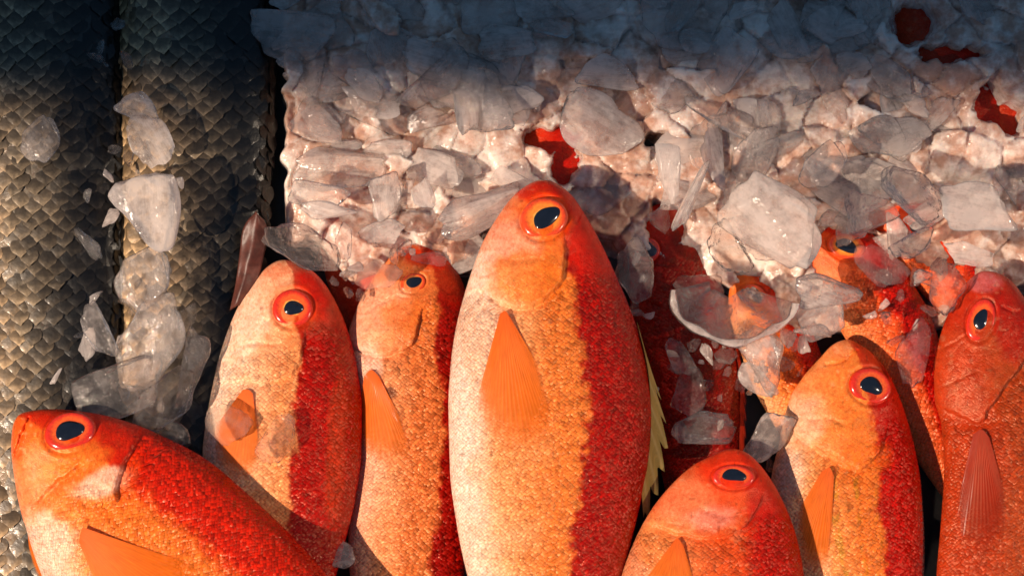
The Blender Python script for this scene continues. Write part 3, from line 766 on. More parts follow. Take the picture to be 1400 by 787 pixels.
# ---- F5: dark red, right of the big one, under ice
f = Fish('red_fish', (902, 278), 78, 140,
         [(884, 288), (868, 318), (860, 370), (864, 430), (876, 490), (894, 560), (905, 650), (920, 720)],
         [(922, 284), (944, 306), (968, 350), (990, 410), (1004, 470), (1012, 540), (1012, 620), (1005, 720)],
         0.019, 'dark crimson fish sunk under clear ice beside the largest red fish', hi=False)
f.body(make_paint((.36, .02, .008), (.32, .012, .005), (.28, .009, .004), (.24, .006, .003), 0.2, 0.2, head=(.62, .03, .008), head_t=.5), seed=8,
       steps=[([(960, 400), (930, 420), (880, 410)], 1.0, 14)])
f.eye((884, 342), 16, 16, 0, (12, 11), IRIS_RED, pup=1, lift=0.0016)
f.ribbon('dorsal_fin', [(1000, 440), (1010, 520), (1010, 620)], [(1012, 480), (1022, 560), (1016, 660)], FIN_RED, 8, ragged=0.4, zfix=(.022, .021), seed=2)
f.tail(FIN_RED)
# ---- F6
f = Fish('red_fish', (1008, 372), 62, 118,
         [(1000, 385), (996, 410), (1000, 440), (1012, 480), (1035, 540), (1070, 600)],
         [(1024, 368), (1050, 376), (1080, 402), (1105, 440), (1125, 490), (1150, 560)],
         0.022, 'orange fish half hidden behind the curved ice plate', hi=False)
f.body(make_paint(PEACH, (.80, .30, .11), (.78, .20, .05), (.55, .03, .008), 0.3, 0.2, head=(.80, .22, .06), head_t=.5), seed=9,
       steps=[([(1075, 420), (1050, 450), (1010, 450)], .8, 12)])
f.eye((1028, 404), 17, 14, 30, (12, 9), IRIS_OR, pup=1, lift=0.001)
f.tail(FIN_RED)
# ---- F7
f = Fish('red_fish', (1112, 318), 56, 135,
         [(1102, 332), (1104, 358), (1118, 392), (1140, 436), (1172, 490), (1205, 550), (1240, 610)],
         [(1130, 308), (1165, 308), (1200, 326), (1232, 362), (1262, 410), (1284, 465), (1305, 540), (1320, 610)],
         0.029, 'red fish with its head under ice shards behind the orange headed fish', hi=False)
f.body(make_paint((.78, .30, .14), (.72, .20, .08), (.66, .13, .045), (.46, .012, .005), 0.15, 0.12, head=(.78, .14, .03), head_t=.5), seed=10,
       steps=[([(1215, 375), (1185, 410), (1140, 420)], 1.0, 14)])
f.eye((1154, 337), 24, 18, 15, (15, 9), IRIS_OR, pang=15)
f.tail(FIN_RED)
# ---- F8
f = Fish('red_fish', (1196, 262), 40, 125,
         [(1184, 280), (1190, 310), (1212, 345), (1250, 390), (1300, 440)],
         [(1216, 246), (1252, 240), (1290, 262), (1318, 300), (1350, 350), (1390, 410)],
         0.023, 'red fish deepest under the ice shards with only a dark eye visible', hi=False)
f.body(make_paint((.78, .22, .10), (.74, .14, .04), (.70, .09, .02), (.55, .02, .006), 0.2, 0.2, head=(.76, .12, .03), head_t=.6), seed=11)
f.eye((1252, 312), 18, 15, 20, (13, 10), IRIS_RED, pup=1, lift=0.001)
f.tail(FIN_RED)
# ---- buried fish seen as red patches through the gaps
for k_, (sx, sy, th, W, lab) in enumerate([
        (742, 110, 82, 120, 'red fish buried in ice, showing as a red gap above the largest fish'),
        (1225, -40, 60, 130, 'red fish buried far back in the dim ice'),
        (1345, 70, 62, 110, 'red fish buried in ice behind the deep red fish'),
        (470, 200, 75, 140, 'red fish buried under the pale ice slabs')]):
    th_ = math.radians(th); a = np.array([math.cos(th_), math.sin(th_)]); b = np.array([math.sin(th_), -math.cos(th_)])
    def ln(sg): return [tuple(np.array([sx, sy]) + W * (t * a + sg * w * b)) for t, w in ((.08, .15), (.2, .23), (.44, .35), (.65, .42), (.9, .48), (1.2, .5), (1.6, .45), (1.9, .37))]
    f = Fish('red_fish', (sx, sy), th, W, ln(-1), ln(1), 0.016, lab, hi=False)
    f.body(make_paint((.60, .10, .05), (.56, .06, .02), (.52, .03, .01), (.45, .012, .005), 0.1, 0.3), seed=20 + k_, scal=0.25)
    ec = np.array([sx, sy]) + W * (.3 * a + .1 * b)
    f.eye(tuple(ec), 15, 14, 0, (9, 8), IRIS_RED)
    f.tail(FIN_RED)

# ---- the two grey fish with big scales
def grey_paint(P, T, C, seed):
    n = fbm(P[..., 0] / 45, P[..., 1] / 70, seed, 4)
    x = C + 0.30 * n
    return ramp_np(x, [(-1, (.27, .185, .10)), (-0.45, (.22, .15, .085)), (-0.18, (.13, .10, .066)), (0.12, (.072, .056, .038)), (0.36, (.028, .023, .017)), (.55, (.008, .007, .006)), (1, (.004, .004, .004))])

def scale_mesh(name, mat):
    """one overlapping scale: rounded free edge, root sunk in the skin; unit length/width"""
    rows = []
    for v in np.linspace(0, 1, 5):
        for u in np.linspace(-1, 1, 5):
            w = math.sqrt(max(0.0, 1 - (max(0, v - 0.35) / 0.68) ** 2)) * (0.75 + 0.25 * min(1, v / .35))
            x = u * 0.5 * w
            yv = v - 0.16 * abs(u) * v
            rows.append((yv, x, 0.16 * v - 0.10 - 0.10 * u * u + (0.03 if v > .9 else 0)))
    V = np.array(rows).reshape(5, 5, 3)
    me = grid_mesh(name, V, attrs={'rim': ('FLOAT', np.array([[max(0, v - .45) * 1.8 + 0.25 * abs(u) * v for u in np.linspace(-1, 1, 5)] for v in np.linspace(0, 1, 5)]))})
    me.materials.append(mat); return me

def grey_scale_material():
    m = NT('grey_scale')
    rim = m.n('ShaderNodeAttribute', attribute_name='rim').outputs['Fac']
    gp = m.n('ShaderNodeNewGeometry').outputs['Position']
    oc = m.n('ShaderNodeObjectInfo').outputs['Color']
    base = m.n('ShaderNodeAttribute', attribute_name='pigment').outputs['Color']
    # instances carry their pigment in the object colour, joined scales in the mesh
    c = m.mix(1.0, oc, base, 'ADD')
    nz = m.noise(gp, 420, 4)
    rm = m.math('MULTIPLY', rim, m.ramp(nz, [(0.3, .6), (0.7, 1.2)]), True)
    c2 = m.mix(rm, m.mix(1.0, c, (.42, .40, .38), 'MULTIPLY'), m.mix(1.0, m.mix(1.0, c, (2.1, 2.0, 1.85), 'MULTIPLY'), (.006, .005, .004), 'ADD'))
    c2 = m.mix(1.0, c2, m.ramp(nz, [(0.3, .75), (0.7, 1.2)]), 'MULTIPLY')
    p = m.n('ShaderNodeBsdfPrincipled'); m.l(c2, p.inputs['Base Color'])
    p.inputs['Roughness'].default_value = 0.4; p.inputs['Specular IOR Level'].default_value = 0.3; p.inputs['Coat Weight'].default_value = 0.15; p.inputs['Coat Roughness'].default_value = 0.15
    bp = m.n('ShaderNodeBump'); bp.inputs['Distance'].default_value = 0.0004; bp.inputs['Strength'].default_value = .5
    m.l(nz, bp.inputs['Height']); m.l(bp.outputs[0], p.inputs['Normal']); m.l(bp.outputs[0], p.inputs['Coat Normal'])
    m.l(p.outputs[0], m.out.inputs[0]); return m.m
GSCALE = grey_scale_material()
SCALE_ME = scale_mesh('scale', GSCALE)

def grey_fish(snout, W, belly, back, z, label, seed, length, cover):
    f = Fish('grey_fish', snout, 90, W, belly, back, z, label, 'grey fish beside the red ones', length=length, mat=SKIN_GREY, hk=1.15, hi=False, tailk=.8)
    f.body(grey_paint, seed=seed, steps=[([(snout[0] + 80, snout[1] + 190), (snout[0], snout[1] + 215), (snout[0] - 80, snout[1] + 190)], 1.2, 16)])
    f.eye((snout[0] + 20, snout[1] + 70), 22, 20, 0, (13, 12), IRIS_OR)
    f.tail(FIN_GREY)
    k = S * (DIST + Z0 - f.z) / DIST
    pitch_a, pitch_o = 11.5, 25.0
    cand = []
    rng = np.random.default_rng(seed)
    row = 0; py = snout[1] + 215
    while py < snout[1] + f.tmax * W - 60:
        t = (py - snout[1]) / W
        l, r, h = (float(q[0]) for q in f.prof(np.array([t])))
        mid = (l + r) / 2; half = (r - l) / 2
        # even spacing along the girth of the upper side
        ph = np.linspace(0.10, math.pi - 0.10, 240)
        gx = half * np.cos(ph); gz = h * np.sin(ph) ** 1.12
        s_ = np.r_[0, np.cumsum(np.hypot(np.diff(gx), np.diff(gz)))] * W
        pos = np.arange((row % 2) * pitch_o / 2, s_[-1], pitch_o)
        for s0 in pos:
            p_ = float(np.interp(s0 + rng.normal(0, 1.5) + 7 * float(fbm(np.array(s0 / 50), np.array(py / 60), seed, 2)), s_, ph))
            o = mid + half * math.cos(p_); zz = f.z + h * math.sin(p_) ** 1.12 * W * S
            nrm = Vector((math.cos(p_) / max(half, .01), 0, math.sin(p_) / max(h, .01))).normalized()
            px = snout[0] + W * o
            cand.append((px, py + rng.normal(0, 1.3) + 9 * float(fbm(np.array(s0 / 55), np.array(py / 45), seed + 5, 2)), zz, nrm, math.cos(p_)))
        py += pitch_a; row += 1
    def vis(c):   # how much the photograph shows of it
        px, py, zz, n, cc = c
        ins = (0 < px < 1400 and -10 < py < 787) and not cover(px, py)
        return (1 if ins else 0) * (0.3 + n.z)
    order = sorted(range(len(cand)), key=lambda i: -vis(cand[i]))
    keep = set(i for i in order[:300] if vis(cand[i]) > 0)
    JV, JF, JC, JR = [], [], [], []
    bv = np.array([v.co for v in SCALE_ME.vertices]); bf = np.array([list(p.vertices) for p in SCALE_ME.polygons])
    br = np.array([d.value for d in SCALE_ME.attributes['rim'].data])
    for i, (px, py, zz, n, cc) in enumerate(cand):
        x = (px - 700) * k; y = (393.5 - py) * k
        yax = Vector((0, -1, 0)); xax = yax.cross(n).normalized(); zax = n
        R = Matrix((yax, xax, zax)).transposed().to_4x4()
        R = R @ Matrix.Rotation(rng.normal(0, .11), 4, 'Z') @ Matrix.Rotation(rng.normal(0, .07), 4, 'Y') @ Matrix.Rotation(rng.normal(0, .06), 4, 'X')
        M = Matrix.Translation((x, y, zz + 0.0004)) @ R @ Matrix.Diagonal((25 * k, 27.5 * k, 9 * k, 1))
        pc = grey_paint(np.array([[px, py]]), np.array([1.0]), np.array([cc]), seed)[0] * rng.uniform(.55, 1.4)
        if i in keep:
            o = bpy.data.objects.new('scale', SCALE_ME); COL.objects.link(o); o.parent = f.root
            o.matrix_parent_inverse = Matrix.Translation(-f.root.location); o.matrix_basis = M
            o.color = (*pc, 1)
        else:
            Mn = np.array(M)
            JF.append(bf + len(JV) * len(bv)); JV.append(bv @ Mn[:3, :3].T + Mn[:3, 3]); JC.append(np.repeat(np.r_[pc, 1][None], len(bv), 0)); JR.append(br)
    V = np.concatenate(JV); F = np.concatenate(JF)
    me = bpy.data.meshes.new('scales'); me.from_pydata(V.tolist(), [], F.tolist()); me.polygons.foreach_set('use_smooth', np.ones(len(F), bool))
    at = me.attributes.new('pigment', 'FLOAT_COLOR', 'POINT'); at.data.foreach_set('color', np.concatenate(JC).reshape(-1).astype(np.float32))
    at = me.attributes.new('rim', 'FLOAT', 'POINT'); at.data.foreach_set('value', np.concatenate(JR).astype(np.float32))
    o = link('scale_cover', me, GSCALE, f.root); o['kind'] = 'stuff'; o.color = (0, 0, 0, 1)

grey_fish((58, -450), 222, [(0, -400), (-30, -300), (-55, -100), (-60, 200), (-55, 500), (-45, 700), (-25, 850), (0, 980)],
          [(110, -400), (138, -300), (162, -100), (168, 200), (162, 450), (155, 650), (140, 820), (115, 980)], 0.030,
          'large scaled grey fish with cream coloured belly', 31, 7.4, lambda x, y: (x < 0) or (y > 560 and x > 20))
grey_fish((262, -420), 205, [(210, -380), (180, -280), (162, -100), (160, 200), (166, 450), (180, 620), (200, 800)],
          [(315, -380), (345, -280), (368, -100), (376, 120), (366, 300), (340, 450), (318, 560), (300, 700), (285, 800)], 0.026,
          'dark backed grey fish between the cream bellied one and the red fish', 47, 7.2, lambda x, y: y > 600)

# ------------------------------------------------------------------ ice
SITES = np.random.default_rng(3).uniform((330, -200), (1540, 520), (420, 2))
STILT = np.random.default_rng(4).normal(0, 1, (420, 3))
def bed_height(px, py):
    px = np.asarray(px, float); py = np.asarray(py, float)
    qx = px + 9 * fbm(px / 30, py / 30, 2, 3); qy = py * 1.25 + 9 * fbm(px / 30, py / 30, 6, 3)
    best = np.full(px.shape, 1e9); bi = np.zeros(px.shape, int); sec = np.full(px.shape, 1e9)
    for i, (x, y) in enumerate(SITES):
        d = (qx - x) ** 2 + (qy - y * 1.25) ** 2
        sec = np.where(d < best, best, np.minimum(sec, d)); bi = np.where(d < best, i, bi); best = np.minimum(best, d)
    gap = np.sqrt(sec) - np.sqrt(best)
    face = (STILT[bi, 0] * (qx - SITES[bi, 0]) + STILT[bi, 1] * (qy - SITES[bi, 1] * 1.25)) * 0.00006 + STILT[bi, 2] * 0.0014
    face = face - 0.0022 * np.exp(-gap / 6.0)
    base = 0.040 + 0.008 * fbm(px / 90, py / 90, 5, 3) + face + 0.0012 * fbm(px / 10, py / 10, 9, 3)
    wob = 22 * vnoise(px / 40, py / 40, 8)
    front = np.interp(px, [372, 420, 480, 520, 640, 660, 840, 870, 960, 1010, 1090, 1180, 1300, 1420], [330, 320, 400, 380, 365, 330, 330, 345, 370, 420, 455, 455, 440, 400])
    e1 = smooth(372, 392, px + 6 * vnoise(py / 18, py * 0, 3))
    slope = smooth(front - 130, front, py + wob * .5)
    edge = e1 * (1 - smooth(front - 6, front + 16, py + wob))
    z = (base - 0.010 * slope) * edge - 0.012 * (1 - edge)
    for hx, hy, rx, ry in ((757, 188, 34, 14), (772, 225, 16, 22), (1247, 32, 28, 22), (1352, 140, 16, 22), (1382, 160, 16, 18), (895, 190, 14, 10), (1300, 75, 40, 9),
                           (912, 305, 24, 26), (1170, 350, 46, 30), (1225, 405, 50, 46), (1230, 300, 44, 16), (1028, 404, 22, 16)):
        wx_ = px - hx + 12 * fbm(px / 16, py / 16, 77, 3); wy_ = py - hy + 12 * fbm(px / 16, py / 16, 78, 3)
        z = z - 0.05 * np.exp(-((wx_ / rx) ** 2 + (wy_ / ry) ** 2) ** 2)
    return z
gx, gy = np.meshgrid(np.linspace(360, 1520, 520), np.linspace(-160, 500, 300), indexing='ij')
bz = bed_height(gx, gy)
k = S
V = np.stack([(gx - 700) * S, (393.5 - gy) * S, bz], -1)
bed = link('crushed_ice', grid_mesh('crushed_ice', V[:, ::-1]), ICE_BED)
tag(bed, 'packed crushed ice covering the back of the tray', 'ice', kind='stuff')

def shard_mesh(name, seed, flat=0.35, pts=14, round_=0.16, mat=None, melt=0):
    rng = np.random.default_rng(seed)
    bm = bmesh.new()
    for _ in range(pts):
        v = rng.normal(size=3); v /= np.linalg.norm(v); v *= rng.uniform(.75, 1.0)
        v = np.sign(v) * np.abs(v) ** 0.7
        bm.verts.new((v[0], v[1], v[2]))
    r = bmesh.ops.convex_hull(bm, input=bm.verts)
    bmesh.ops.delete(bm, geom=[v for v in bm.verts if not v.link_faces], context='VERTS')
    bmesh.ops.dissolve_limit(bm, angle_limit=math.radians(14), verts=bm.verts, edges=bm.edges)
    bmesh.ops.bevel(bm, geom=bm.edges[:], offset=round_, offset_type='OFFSET', segments=2, profile=0.6, affect='EDGES', clamp_overlap=True)
    bmesh.ops.triangulate(bm, faces=[q for q in bm.faces if len(q.verts) > 4])
    bmesh.ops.subdivide_edges(bm, edges=[e for e in bm.edges if e.calc_length() > 0.35], cuts=2, use_grid_fill=True)
    if melt:
        bmesh.ops.triangulate(bm, faces=bm.faces)
        bmesh.ops.subdivide_edges(bm, edges=[e for e in bm.edges if e.calc_length() > 0.18], cuts=1, use_grid_fill=True)
        for _ in range(melt): bmesh.ops.smooth_vert(bm, verts=bm.verts, factor=0.5, use_axis_x=True, use_axis_y=True, use_axis_z=True)
    for v in bm.verts:
        c = np.array(v.co); n = 0.07 * math.sin(5 * c[0] + seed) * math.cos(4 * c[1] + 2 * seed) + 0.05 * math.sin(9 * c[1] + 7 * c[2])
        v.co = v.co * (1 + n)
        v.co.z *= flat
    bmesh.ops.recalc_face_normals(bm, faces=bm.faces)
    me = bpy.data.meshes.new(name); bm.to_mesh(me); bm.free()
    me.polygons.foreach_set('use_smooth', np.ones(len(me.polygons), bool))
    if not melt: me.set_sharp_from_angle(angle=math.radians(38))
    if mat: me.materials.append(mat)
    return me
SHARDS = [shard_mesh('ice_shard', 100 + i, random.choice((.22, .3, .4, .55)), random.choice((8, 10, 13, 16)), random.choice((.07, .12, .2)), ICE, melt=(0, 1, 2)[i % 3]) for i in range(18)]
CLEAR = [shard_mesh('ice_shard', 200 + i, random.choice((.18, .25, .35)), random.choice((8, 10, 13)), random.choice((.08, .14, .2)), ICE_CLEAR, melt=random.choice((1, 2, 3))) for i in range(12)]

WATER = []
for me_ in CLEAR:
    c_ = me_.copy(); c_.materials.clear(); c_.materials.append(ICE_WATER); WATER.append(c_)

def shard(me, px, py, z, lx, ly, ang, tilt=(0, 0), label=None, group=None, lz=None):
    o = bpy.data.objects.new('ice_shard', me); COL.objects.link(o)
    x, y = wx(px, py, z)
    o.location = (x, y, z)
    o.rotation_euler = (Euler((0, 0, math.radians(-ang))).to_matrix() @ Euler((math.radians(tilt[0]), math.radians(tilt[1]), 0)).to_matrix()).to_euler()
    o.scale = (lx * S / 2, ly * S / 2, (lz or (0.6 * (lx + ly) / 2)) * S / 2 * 1.6)
    tag(o, label, 'ice', group)
    return o

# named pieces
NAMED = [
    (868, 372, .056, 62, 96, 8, (0, 0), ('w', 3), 'clear ice between the largest fish and the dark crimson one'),
    (905, 300, .054, 60, 40, 50, (0, 0), ('w', 8), 'clear ice bead on the brow of the dark crimson fish'),
    (1118, 440, .060, 110, 86, -30, (0, 0), ('c', 0), 'frosted ice plate between the curved plate and the buried red fish'),
    (1000, 340, .058, 110, 60, 60, (0, 0), ('w', 9), 'clear ice lobe over the crown of the half hidden orange fish'),
    (1245, 270, .066, 120, 80, 20, (0, 0), ('w', 2), 'pinkish see-through ice lump behind the flat chip'),
    (1205, 365, .060, 110, 60, 35, (0, 0), ('w', 11), 'thin wet ice film over the cheek of the buried red fish'),
    (1290, 390, .060, 90, 70, 60, (0, 0), ('w', 4), 'clear ice lump under the snout of the deep red fish'),
    (1050, 490, .050, 120, 80, 50, (0, 0), ('i', 3), 'clear ice mass under the curved plate'),
    (940, 545, .044, 120, 60, 70, (0, 0), ('w', 5), 'dark clear ice along the dorsal spines of the largest fish'),
    (120, 330, .062, 70, 30, 60, (0, 0), ('w', 1), 'clear splinter on the dark back of the cream bellied fish'),
    (250, 440, .058, 90, 50, 80, (0, 0), ('w', 6), 'thin ice sheet on the flank of the dark backed grey fish'),
    (235, 590, .064, 80, 40, 20, (0, 0), ('w', 7), 'wet ice crumb on the shoulder of the slanted orange fish'),
    # px, py, z, lx, ly, ang, tilt, mesh, label
    (425, 268, .060, 130, 52, 6, (8, 4), ('c', 0), 'rounded clear ice lump at the edge of the bed by the dark fish'),
    (455, 292, .068, 96, 34, 14, (10, 0), ('i', 1), 'long prism of ice lying above the pale red fish'),
    (412, 338, .072, 128, 62, 14, (0, 6), ('w', 3), 'glassy ice slab over the snout of the pale red fish'),
    (520, 262, .060, 92, 78, 90, (0, 0), ('i', 4), 'upright milky ice block behind the clouded eye fish'),
    (655, 290, .058, 150, 62, -20, (6, 0), ('i', 5), 'broad milky ice slab against the head of the largest fish'),
    (575, 262, .062, 70, 44, 70, (0, 12), ('i', 6), 'ice chunk with bubbles behind the clouded eye fish'),
    (530, 318, .058, 110, 44, -28, (0, 0), ('c', 5), 'clear ice slab leaning above the clouded eye fish'),
    (470, 330, .058, 70, 50, 40, (12, 0), ('c', 6), 'fan shaped clear ice between the two left red fish'),
    (1040, 315, .066, 200, 150, 40, (8, -6), ('i', 8), 'largest frosted ice shard, standing over the curved plate'),
    (912, 235, .072, 100, 46, 92, (0, 6), ('i', 9), 'upright tongue of ice over the dark crimson fish'),
    (948, 265, .068, 120, 26, 118, (0, 0), ('i', 10), 'narrow slanted ice splinter beside the upright tongue'),
    (1125, 225, .066, 80, 90, 60, (0, 0), ('c', 7), 'speckled ice plate at the back of the largest frosted shard'),
    (1190, 288, .070, 130, 74, -14, (6, 0), ('w', 8), 'clear ice sheet over the red fish with a dark eye'),
    (1248, 330, .072, 90, 40, -28, (0, 0), ('w', 9), 'flat clear ice chip lying over the dark eye'),
    (1340, 285, .068, 130, 80, 10, (0, 0), ('i', 11), 'wide milky ice block behind the deep red fish'),
    (1330, 350, .066, 110, 40, 8, (0, 0), ('i', 12), 'low ice slab at the snout of the deep red fish'),
    (1110, 480, .058, 90, 76, 70, (0, 10), ('c', 10), 'frosty ice flake beside the orange headed snout'),
    (1130, 405, .062, 110, 60, 20, (0, 0), ('i', 13), 'ice wedge across the body of the buried red fish'),
    (955, 390, .052, 84, 74, 40, (0, 0), ('w', 1), 'clear ice lump on the dark crimson fish'),
    (965, 590, .046, 110, 66, -20, (0, 0), ('w', 2), 'smoky clear ice lump between the largest fish and the front head'),
    (1048, 588, .052, 124, 84, 125, (0, 0), ('i', 4), 'cloudy ice shard beside the gill of the orange headed fish'),
    (1035, 520, .050, 80, 40, 40, (0, 0), ('i', 14), 'ice chip with a slot shaped hollow'),
    (930, 490, .046, 80, 40, 60, (0, 0), ('w', 11), 'clear sliver over the dark crimson body'),
    (1250, 480, .058, 120, 90, 50, (0, 0), ('w', 6), 'watery clear ice over the buried body near the dark gap'),
    (202, 285, .064, 150, 104, 88, (0, 4), ('i', 2), 'tall beige ice block wedged between the grey fish'),
    (196, 378, .062, 130, 92, 80, (0, 0), ('c', 7), 'bubbly ice block below the tall beige one'),
    (204, 465, .060, 165, 96, 100, (0, 6), ('c', 3), 'pale ice block low on the dark backed grey fish'),
    (150, 545, .060, 210, 110, -25, (0, 0), ('c', 0), 'watery ice mound above the slanted orange fish'),
    (225, 545, .064, 120, 70, 120, (0, 0), ('w', 3), 'clear ice knuckle above the slanted orange fish'),
    (262, 505, .058, 190, 46, 102, (0, 0), ('w', 8), 'long clear ice stick beside the dark gap'),
    (138, 452, .064, 110, 46, 65, (0, 0), ('c', 9), 'pointed clear ice tooth leaning on the cream bellied fish'),
    (118, 475, .058, 80, 30, 80, (0, 0), ('c', 5), 'short clear ice tooth on the cream bellied fish'),
    (150, 405, .056, 70, 24, -15, (0, 0), ('c', 10), 'thin ice splinter bridging the two grey fish'),
    (205, 190, .060, 90, 60, 60, (0, 0), ('i', 15), 'grey ice chunk high between the grey fish'),
    (195, 150, .058, 100, 60, 20, (0, 0), ('i', 16), 'dim ice chunk at the top between the grey fish'),
    (55, 190, .060, 90, 70, 60, (0, 0), ('c', 7), 'dim ice plate on the cream bellied fish'),
    (312, 580, .066, 84, 70, 30, (0, 0), ('w', 11), 'thin clear ice pane on the belly of the pale red fish'),
    (375, 600, .068, 90, 60, 100, (0, 0), ('w', 2), 'clear ice drop on the flank of the pale red fish'),
    (462, 757, .046, 50, 52, 0, (0, 0), ('i', 17), 'small crumbly ice lump between the two left red fish'),
    (585, 352, .056, 66, 30, 15, (0, 0), ('w', 1), 'clear ice drip over the snout of the clouded eye fish'),
    (515, 380, .056, 80, 60, -40, (0, 0), ('w', 4), 'wet clear ice film on the cheek of the clouded eye fish'),
]
for px, py, z, lx, ly, ang, tl, (kind, i), lab in NAMED:
    shard({'c': CLEAR, 'i': SHARDS, 'w': WATER}[kind][i], px, py, z, lx, ly, ang, tl, lab, lz=(12 if any(q in lab for q in ('thin', 'film', 'drop', 'pane')) else None))

# the curved plate: a bowl shaped sheet of ice with a thick pale rim
def curved_plate():
    n, m_ = 40, 14
    u = np.linspace(math.radians(8), math.radians(186), n)
    V = np.zeros((n, m_, 3))
    for j, v in enumerate(np.linspace(0, 1, m_)):
        rx = 84 * (0.30 + 0.70 * v); ry = 62 * (0.22 + 0.78 * v)
        px = 1003 + rx * np.cos(u) - 6 * (1 - v); py = 404 + ry * np.sin(u) - 14 * (1 - v) + 3 * np.sin(u * 5)
        z = 0.056 + 0.010 * v ** 2 + 0.0012 * np.sin(u * 7)
        V[:, j, 0] = (px - 700) * S * .975; V[:, j, 1] = (393.5 - py) * S * .975; V[:, j, 2] = z
    o = link('ice_shard', grid_mesh('ice_shard', V), ICE_WATER)
    md = o.modifiers.new('t', 'SOLIDIFY'); md.thickness = 0.0045; md.offset = 0
    md = o.modifiers.new('b', 'BEVEL'); md.width = 0.0012; md.segments = 2; md.limit_method = 'ANGLE'
    tag(o, 'curved bowl shaped ice plate with a thick pale rim', 'ice')
    # its frosted rim
    R = np.zeros((n, 8, 3))
    for q in range(8):
        a = q / 8 * 2 * math.pi
        wdt = 5.2 + 1.6 * np.sin(u * 9)
        px = 1003 + (84 + wdt * math.cos(a)) * np.cos(u); py = 404 + (62 + wdt * math.cos(a)) * np.sin(u) + 3 * np.sin(u * 5)
        R[:, q, 0] = (px - 700) * S * .975; R[:, q, 1] = (393.5 - py) * S * .975; R[:, q, 2] = 0.067 + 0.0024 * math.sin(a)
    rim = link('rim', grid_mesh('rim', R, True), ICE, o)
curved_plate()

# the mass of shards
G1 = 'ice shards heaped on the bed behind the fish'
L1 = 'angular shard of crushed ice in the heap behind the fish'
MARKS = [((480, 290), 'behind the pale red fish'), ((570, 260), 'behind the clouded eye fish'), ((745, 200), 'behind the largest red fish'), ((915, 230), 'behind the dark crimson fish'),
         ((1040, 250), 'behind the largest frosted shard'), ((1180, 230), 'behind the half buried red fish'), ((1340, 250), 'behind the deep red fish'), ((450, 120), 'along the dark backed grey fish'),
         ((620, 60), 'in the dim back of the bed'), ((900, 60), 'in the dim back of the bed'), ((1240, 40), 'round the far buried red fish'), ((1360, 130), 'round the red patch of a buried fish')]
def heap_label(px, py, lx, ly, clear):
    size = 'broad' if lx * ly > 5200 else ('slim' if ly / lx < .48 else 'small')
    return '%s %s ice shard heaped %s' % (size, 'clear' if clear else 'milky', min(MARKS, key=lambda m_: math.hypot(px - m_[0][0], py - m_[0][1]))[1])
FM = [((1030, 480), 'beside the curved ice plate'), ((1200, 430), 'on the half buried red fish'), ((960, 520), 'on the dark crimson fish'), ((470, 390), 'above the pale red fish'), ((1290, 380), 'by the snout of the deep red fish'),
      ((560, 345), 'on the snout of the clouded eye fish'), ((880, 390), 'between the largest fish and the dark crimson one')]
rng = np.random.default_rng(5)
cnt = 0; tries = 0
red_holes = [(757, 188, 26), (772, 228, 20), (1247, 32, 26), (1352, 140, 18), (1382, 162, 16)]
while cnt < 150 and tries < 4000:
    tries += 1
    px = rng.uniform(395, 1440); py = rng.uniform(-40, 360)
    lim = 350
    if px < 640: lim = 322
    if 655 < px < 840 and py > 235 + abs(px - 742) * .8: continue
    if 840 < px < 990: lim = 275
    if py > lim: continue
    if any(math.hypot(px - a, py - b) < c + 22 for a, b, c in red_holes): continue
    lx = float(rng.uniform(60, 170)); ly = lx * float(rng.uniform(.35, .7))
    if py > 260: lx *= .62; ly *= .62
    z = float(bed_height(np.array(px), np.array(py))) + float(rng.uniform(-.001, .006))
    clear = rng.random() < .6
    me = (CLEAR if clear else SHARDS)[int(rng.integers(0, 12 if clear else 18))]
    shard(me, px, py, z, lx, ly, float(rng.uniform(-30, 30) if rng.random() < .6 else rng.uniform(0, 180)),
          (float(rng.normal(0, 9)), float(rng.normal(0, 9))), heap_label(px, py, lx, ly, clear), G1, lz=0.32 * (lx + ly) / 2 + 6)
    cnt += 1
G2 = 'small ice chips scattered among the fish'
L2 = 'small wet ice chip lying among the red fish'
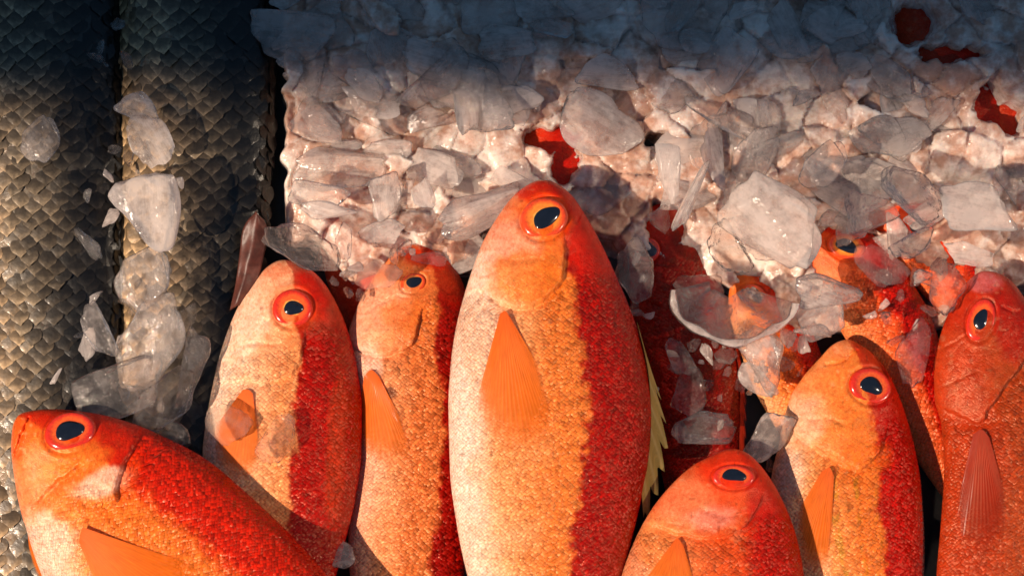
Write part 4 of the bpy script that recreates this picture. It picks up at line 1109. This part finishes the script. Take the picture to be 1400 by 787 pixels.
for cx, cy, sx, sy, n, z in ((1030, 480, 60, 90, 26, .044), (1200, 430, 60, 50, 14, .052), (960, 520, 40, 70, 12, .040), (470, 390, 30, 20, 6, .048), (1250, 380, 50, 40, 10, .052), (560, 345, 60, 14, 6, .056), (880, 390, 14, 60, 6, .044)):
    for _ in range(n):
        px = rng.normal(cx, sx * .6); py = rng.normal(cy, sy * .6); lx = float(rng.uniform(12, 44))
        clear = rng.random() < .75
        me = (WATER if clear else SHARDS)[int(rng.integers(0, 12 if clear else 18))]
        shard(me, px, py, z + float(rng.uniform(-.004, .004)), lx, lx * float(rng.uniform(.4, .9)), float(rng.uniform(0, 180)), (float(rng.normal(0, 20)), float(rng.normal(0, 20))), '%s %s ice chip lying %s' % ('tiny' if lx < 26 else 'small', 'clear' if clear else 'milky', min(FM, key=lambda m_: math.hypot(px - m_[0][0], py - m_[0][1]))[1]), G2)
G3 = 'small ice chips on the grey fish'
L3 = 'small wet ice chip stuck between the grey fish'
for _ in range(34):
    py = rng.uniform(20, 560); px = 172 + rng.normal(0, 32) + (py > 480) * rng.normal(10, 40); lx = float(rng.uniform(12, 46))
    clear = rng.random() < .7
    me = (WATER if clear else SHARDS)[int(rng.integers(0, 12 if clear else 18))]
    shard(me, px, py, .054 + float(rng.uniform(-.006, .004)), lx, lx * float(rng.uniform(.35, .8)), float(rng.uniform(30, 150)), (float(rng.normal(0, 20)), float(rng.normal(0, 20))), '%s %s ice chip stuck between the two grey fish' % ('tiny' if lx < 28 else 'small', 'clear' if clear else 'milky'), G3)

# dull red fin poking up between the grey fish and the ice
V = np.zeros((24, 15, 3))
for i, v in enumerate(np.linspace(0, 1, 24)):
    for j, u in enumerate(np.linspace(-1, 1, 15)):
        w = 19 * math.sqrt(max(0, 1 - (1 - min(1, v * 3.5)) ** 2)) + 1
        px = 348 - 10 * v - 16 * v * v + u * w * (1 - .35 * v); py = 288 + 130 * v + 6 * u * u
        V[i, j] = ((px - 700) * S * .98, (393.5 - py) * S * .98, .052 - .006 * v - .003 * u * u + .0005 * math.sin(u * 5 + 3 * v) + .0004 * math.sin(v * 17 + u))
fu = np.stack(np.broadcast_arrays(np.linspace(0, 2.6, 15)[None], np.linspace(0, .25, 24)[:, None], np.zeros((24, 15))), -1)
FIN_BROWN = simple_material('brown_fin', (.085, .026, .018), rough=.42, spec=.3, noise_amt=.45, scale=160, bumpd=.0006)
o = link('fish_fin', grid_mesh('fish_fin', V, attrs={'finuv': ('FLOAT_VECTOR', fu)}), FIN_BROWN)
md = o.modifiers.new('t', 'SOLIDIFY'); md.thickness = .0012
tag(o, 'dull brownish red fin poking out between dark fish and ice', 'fin')
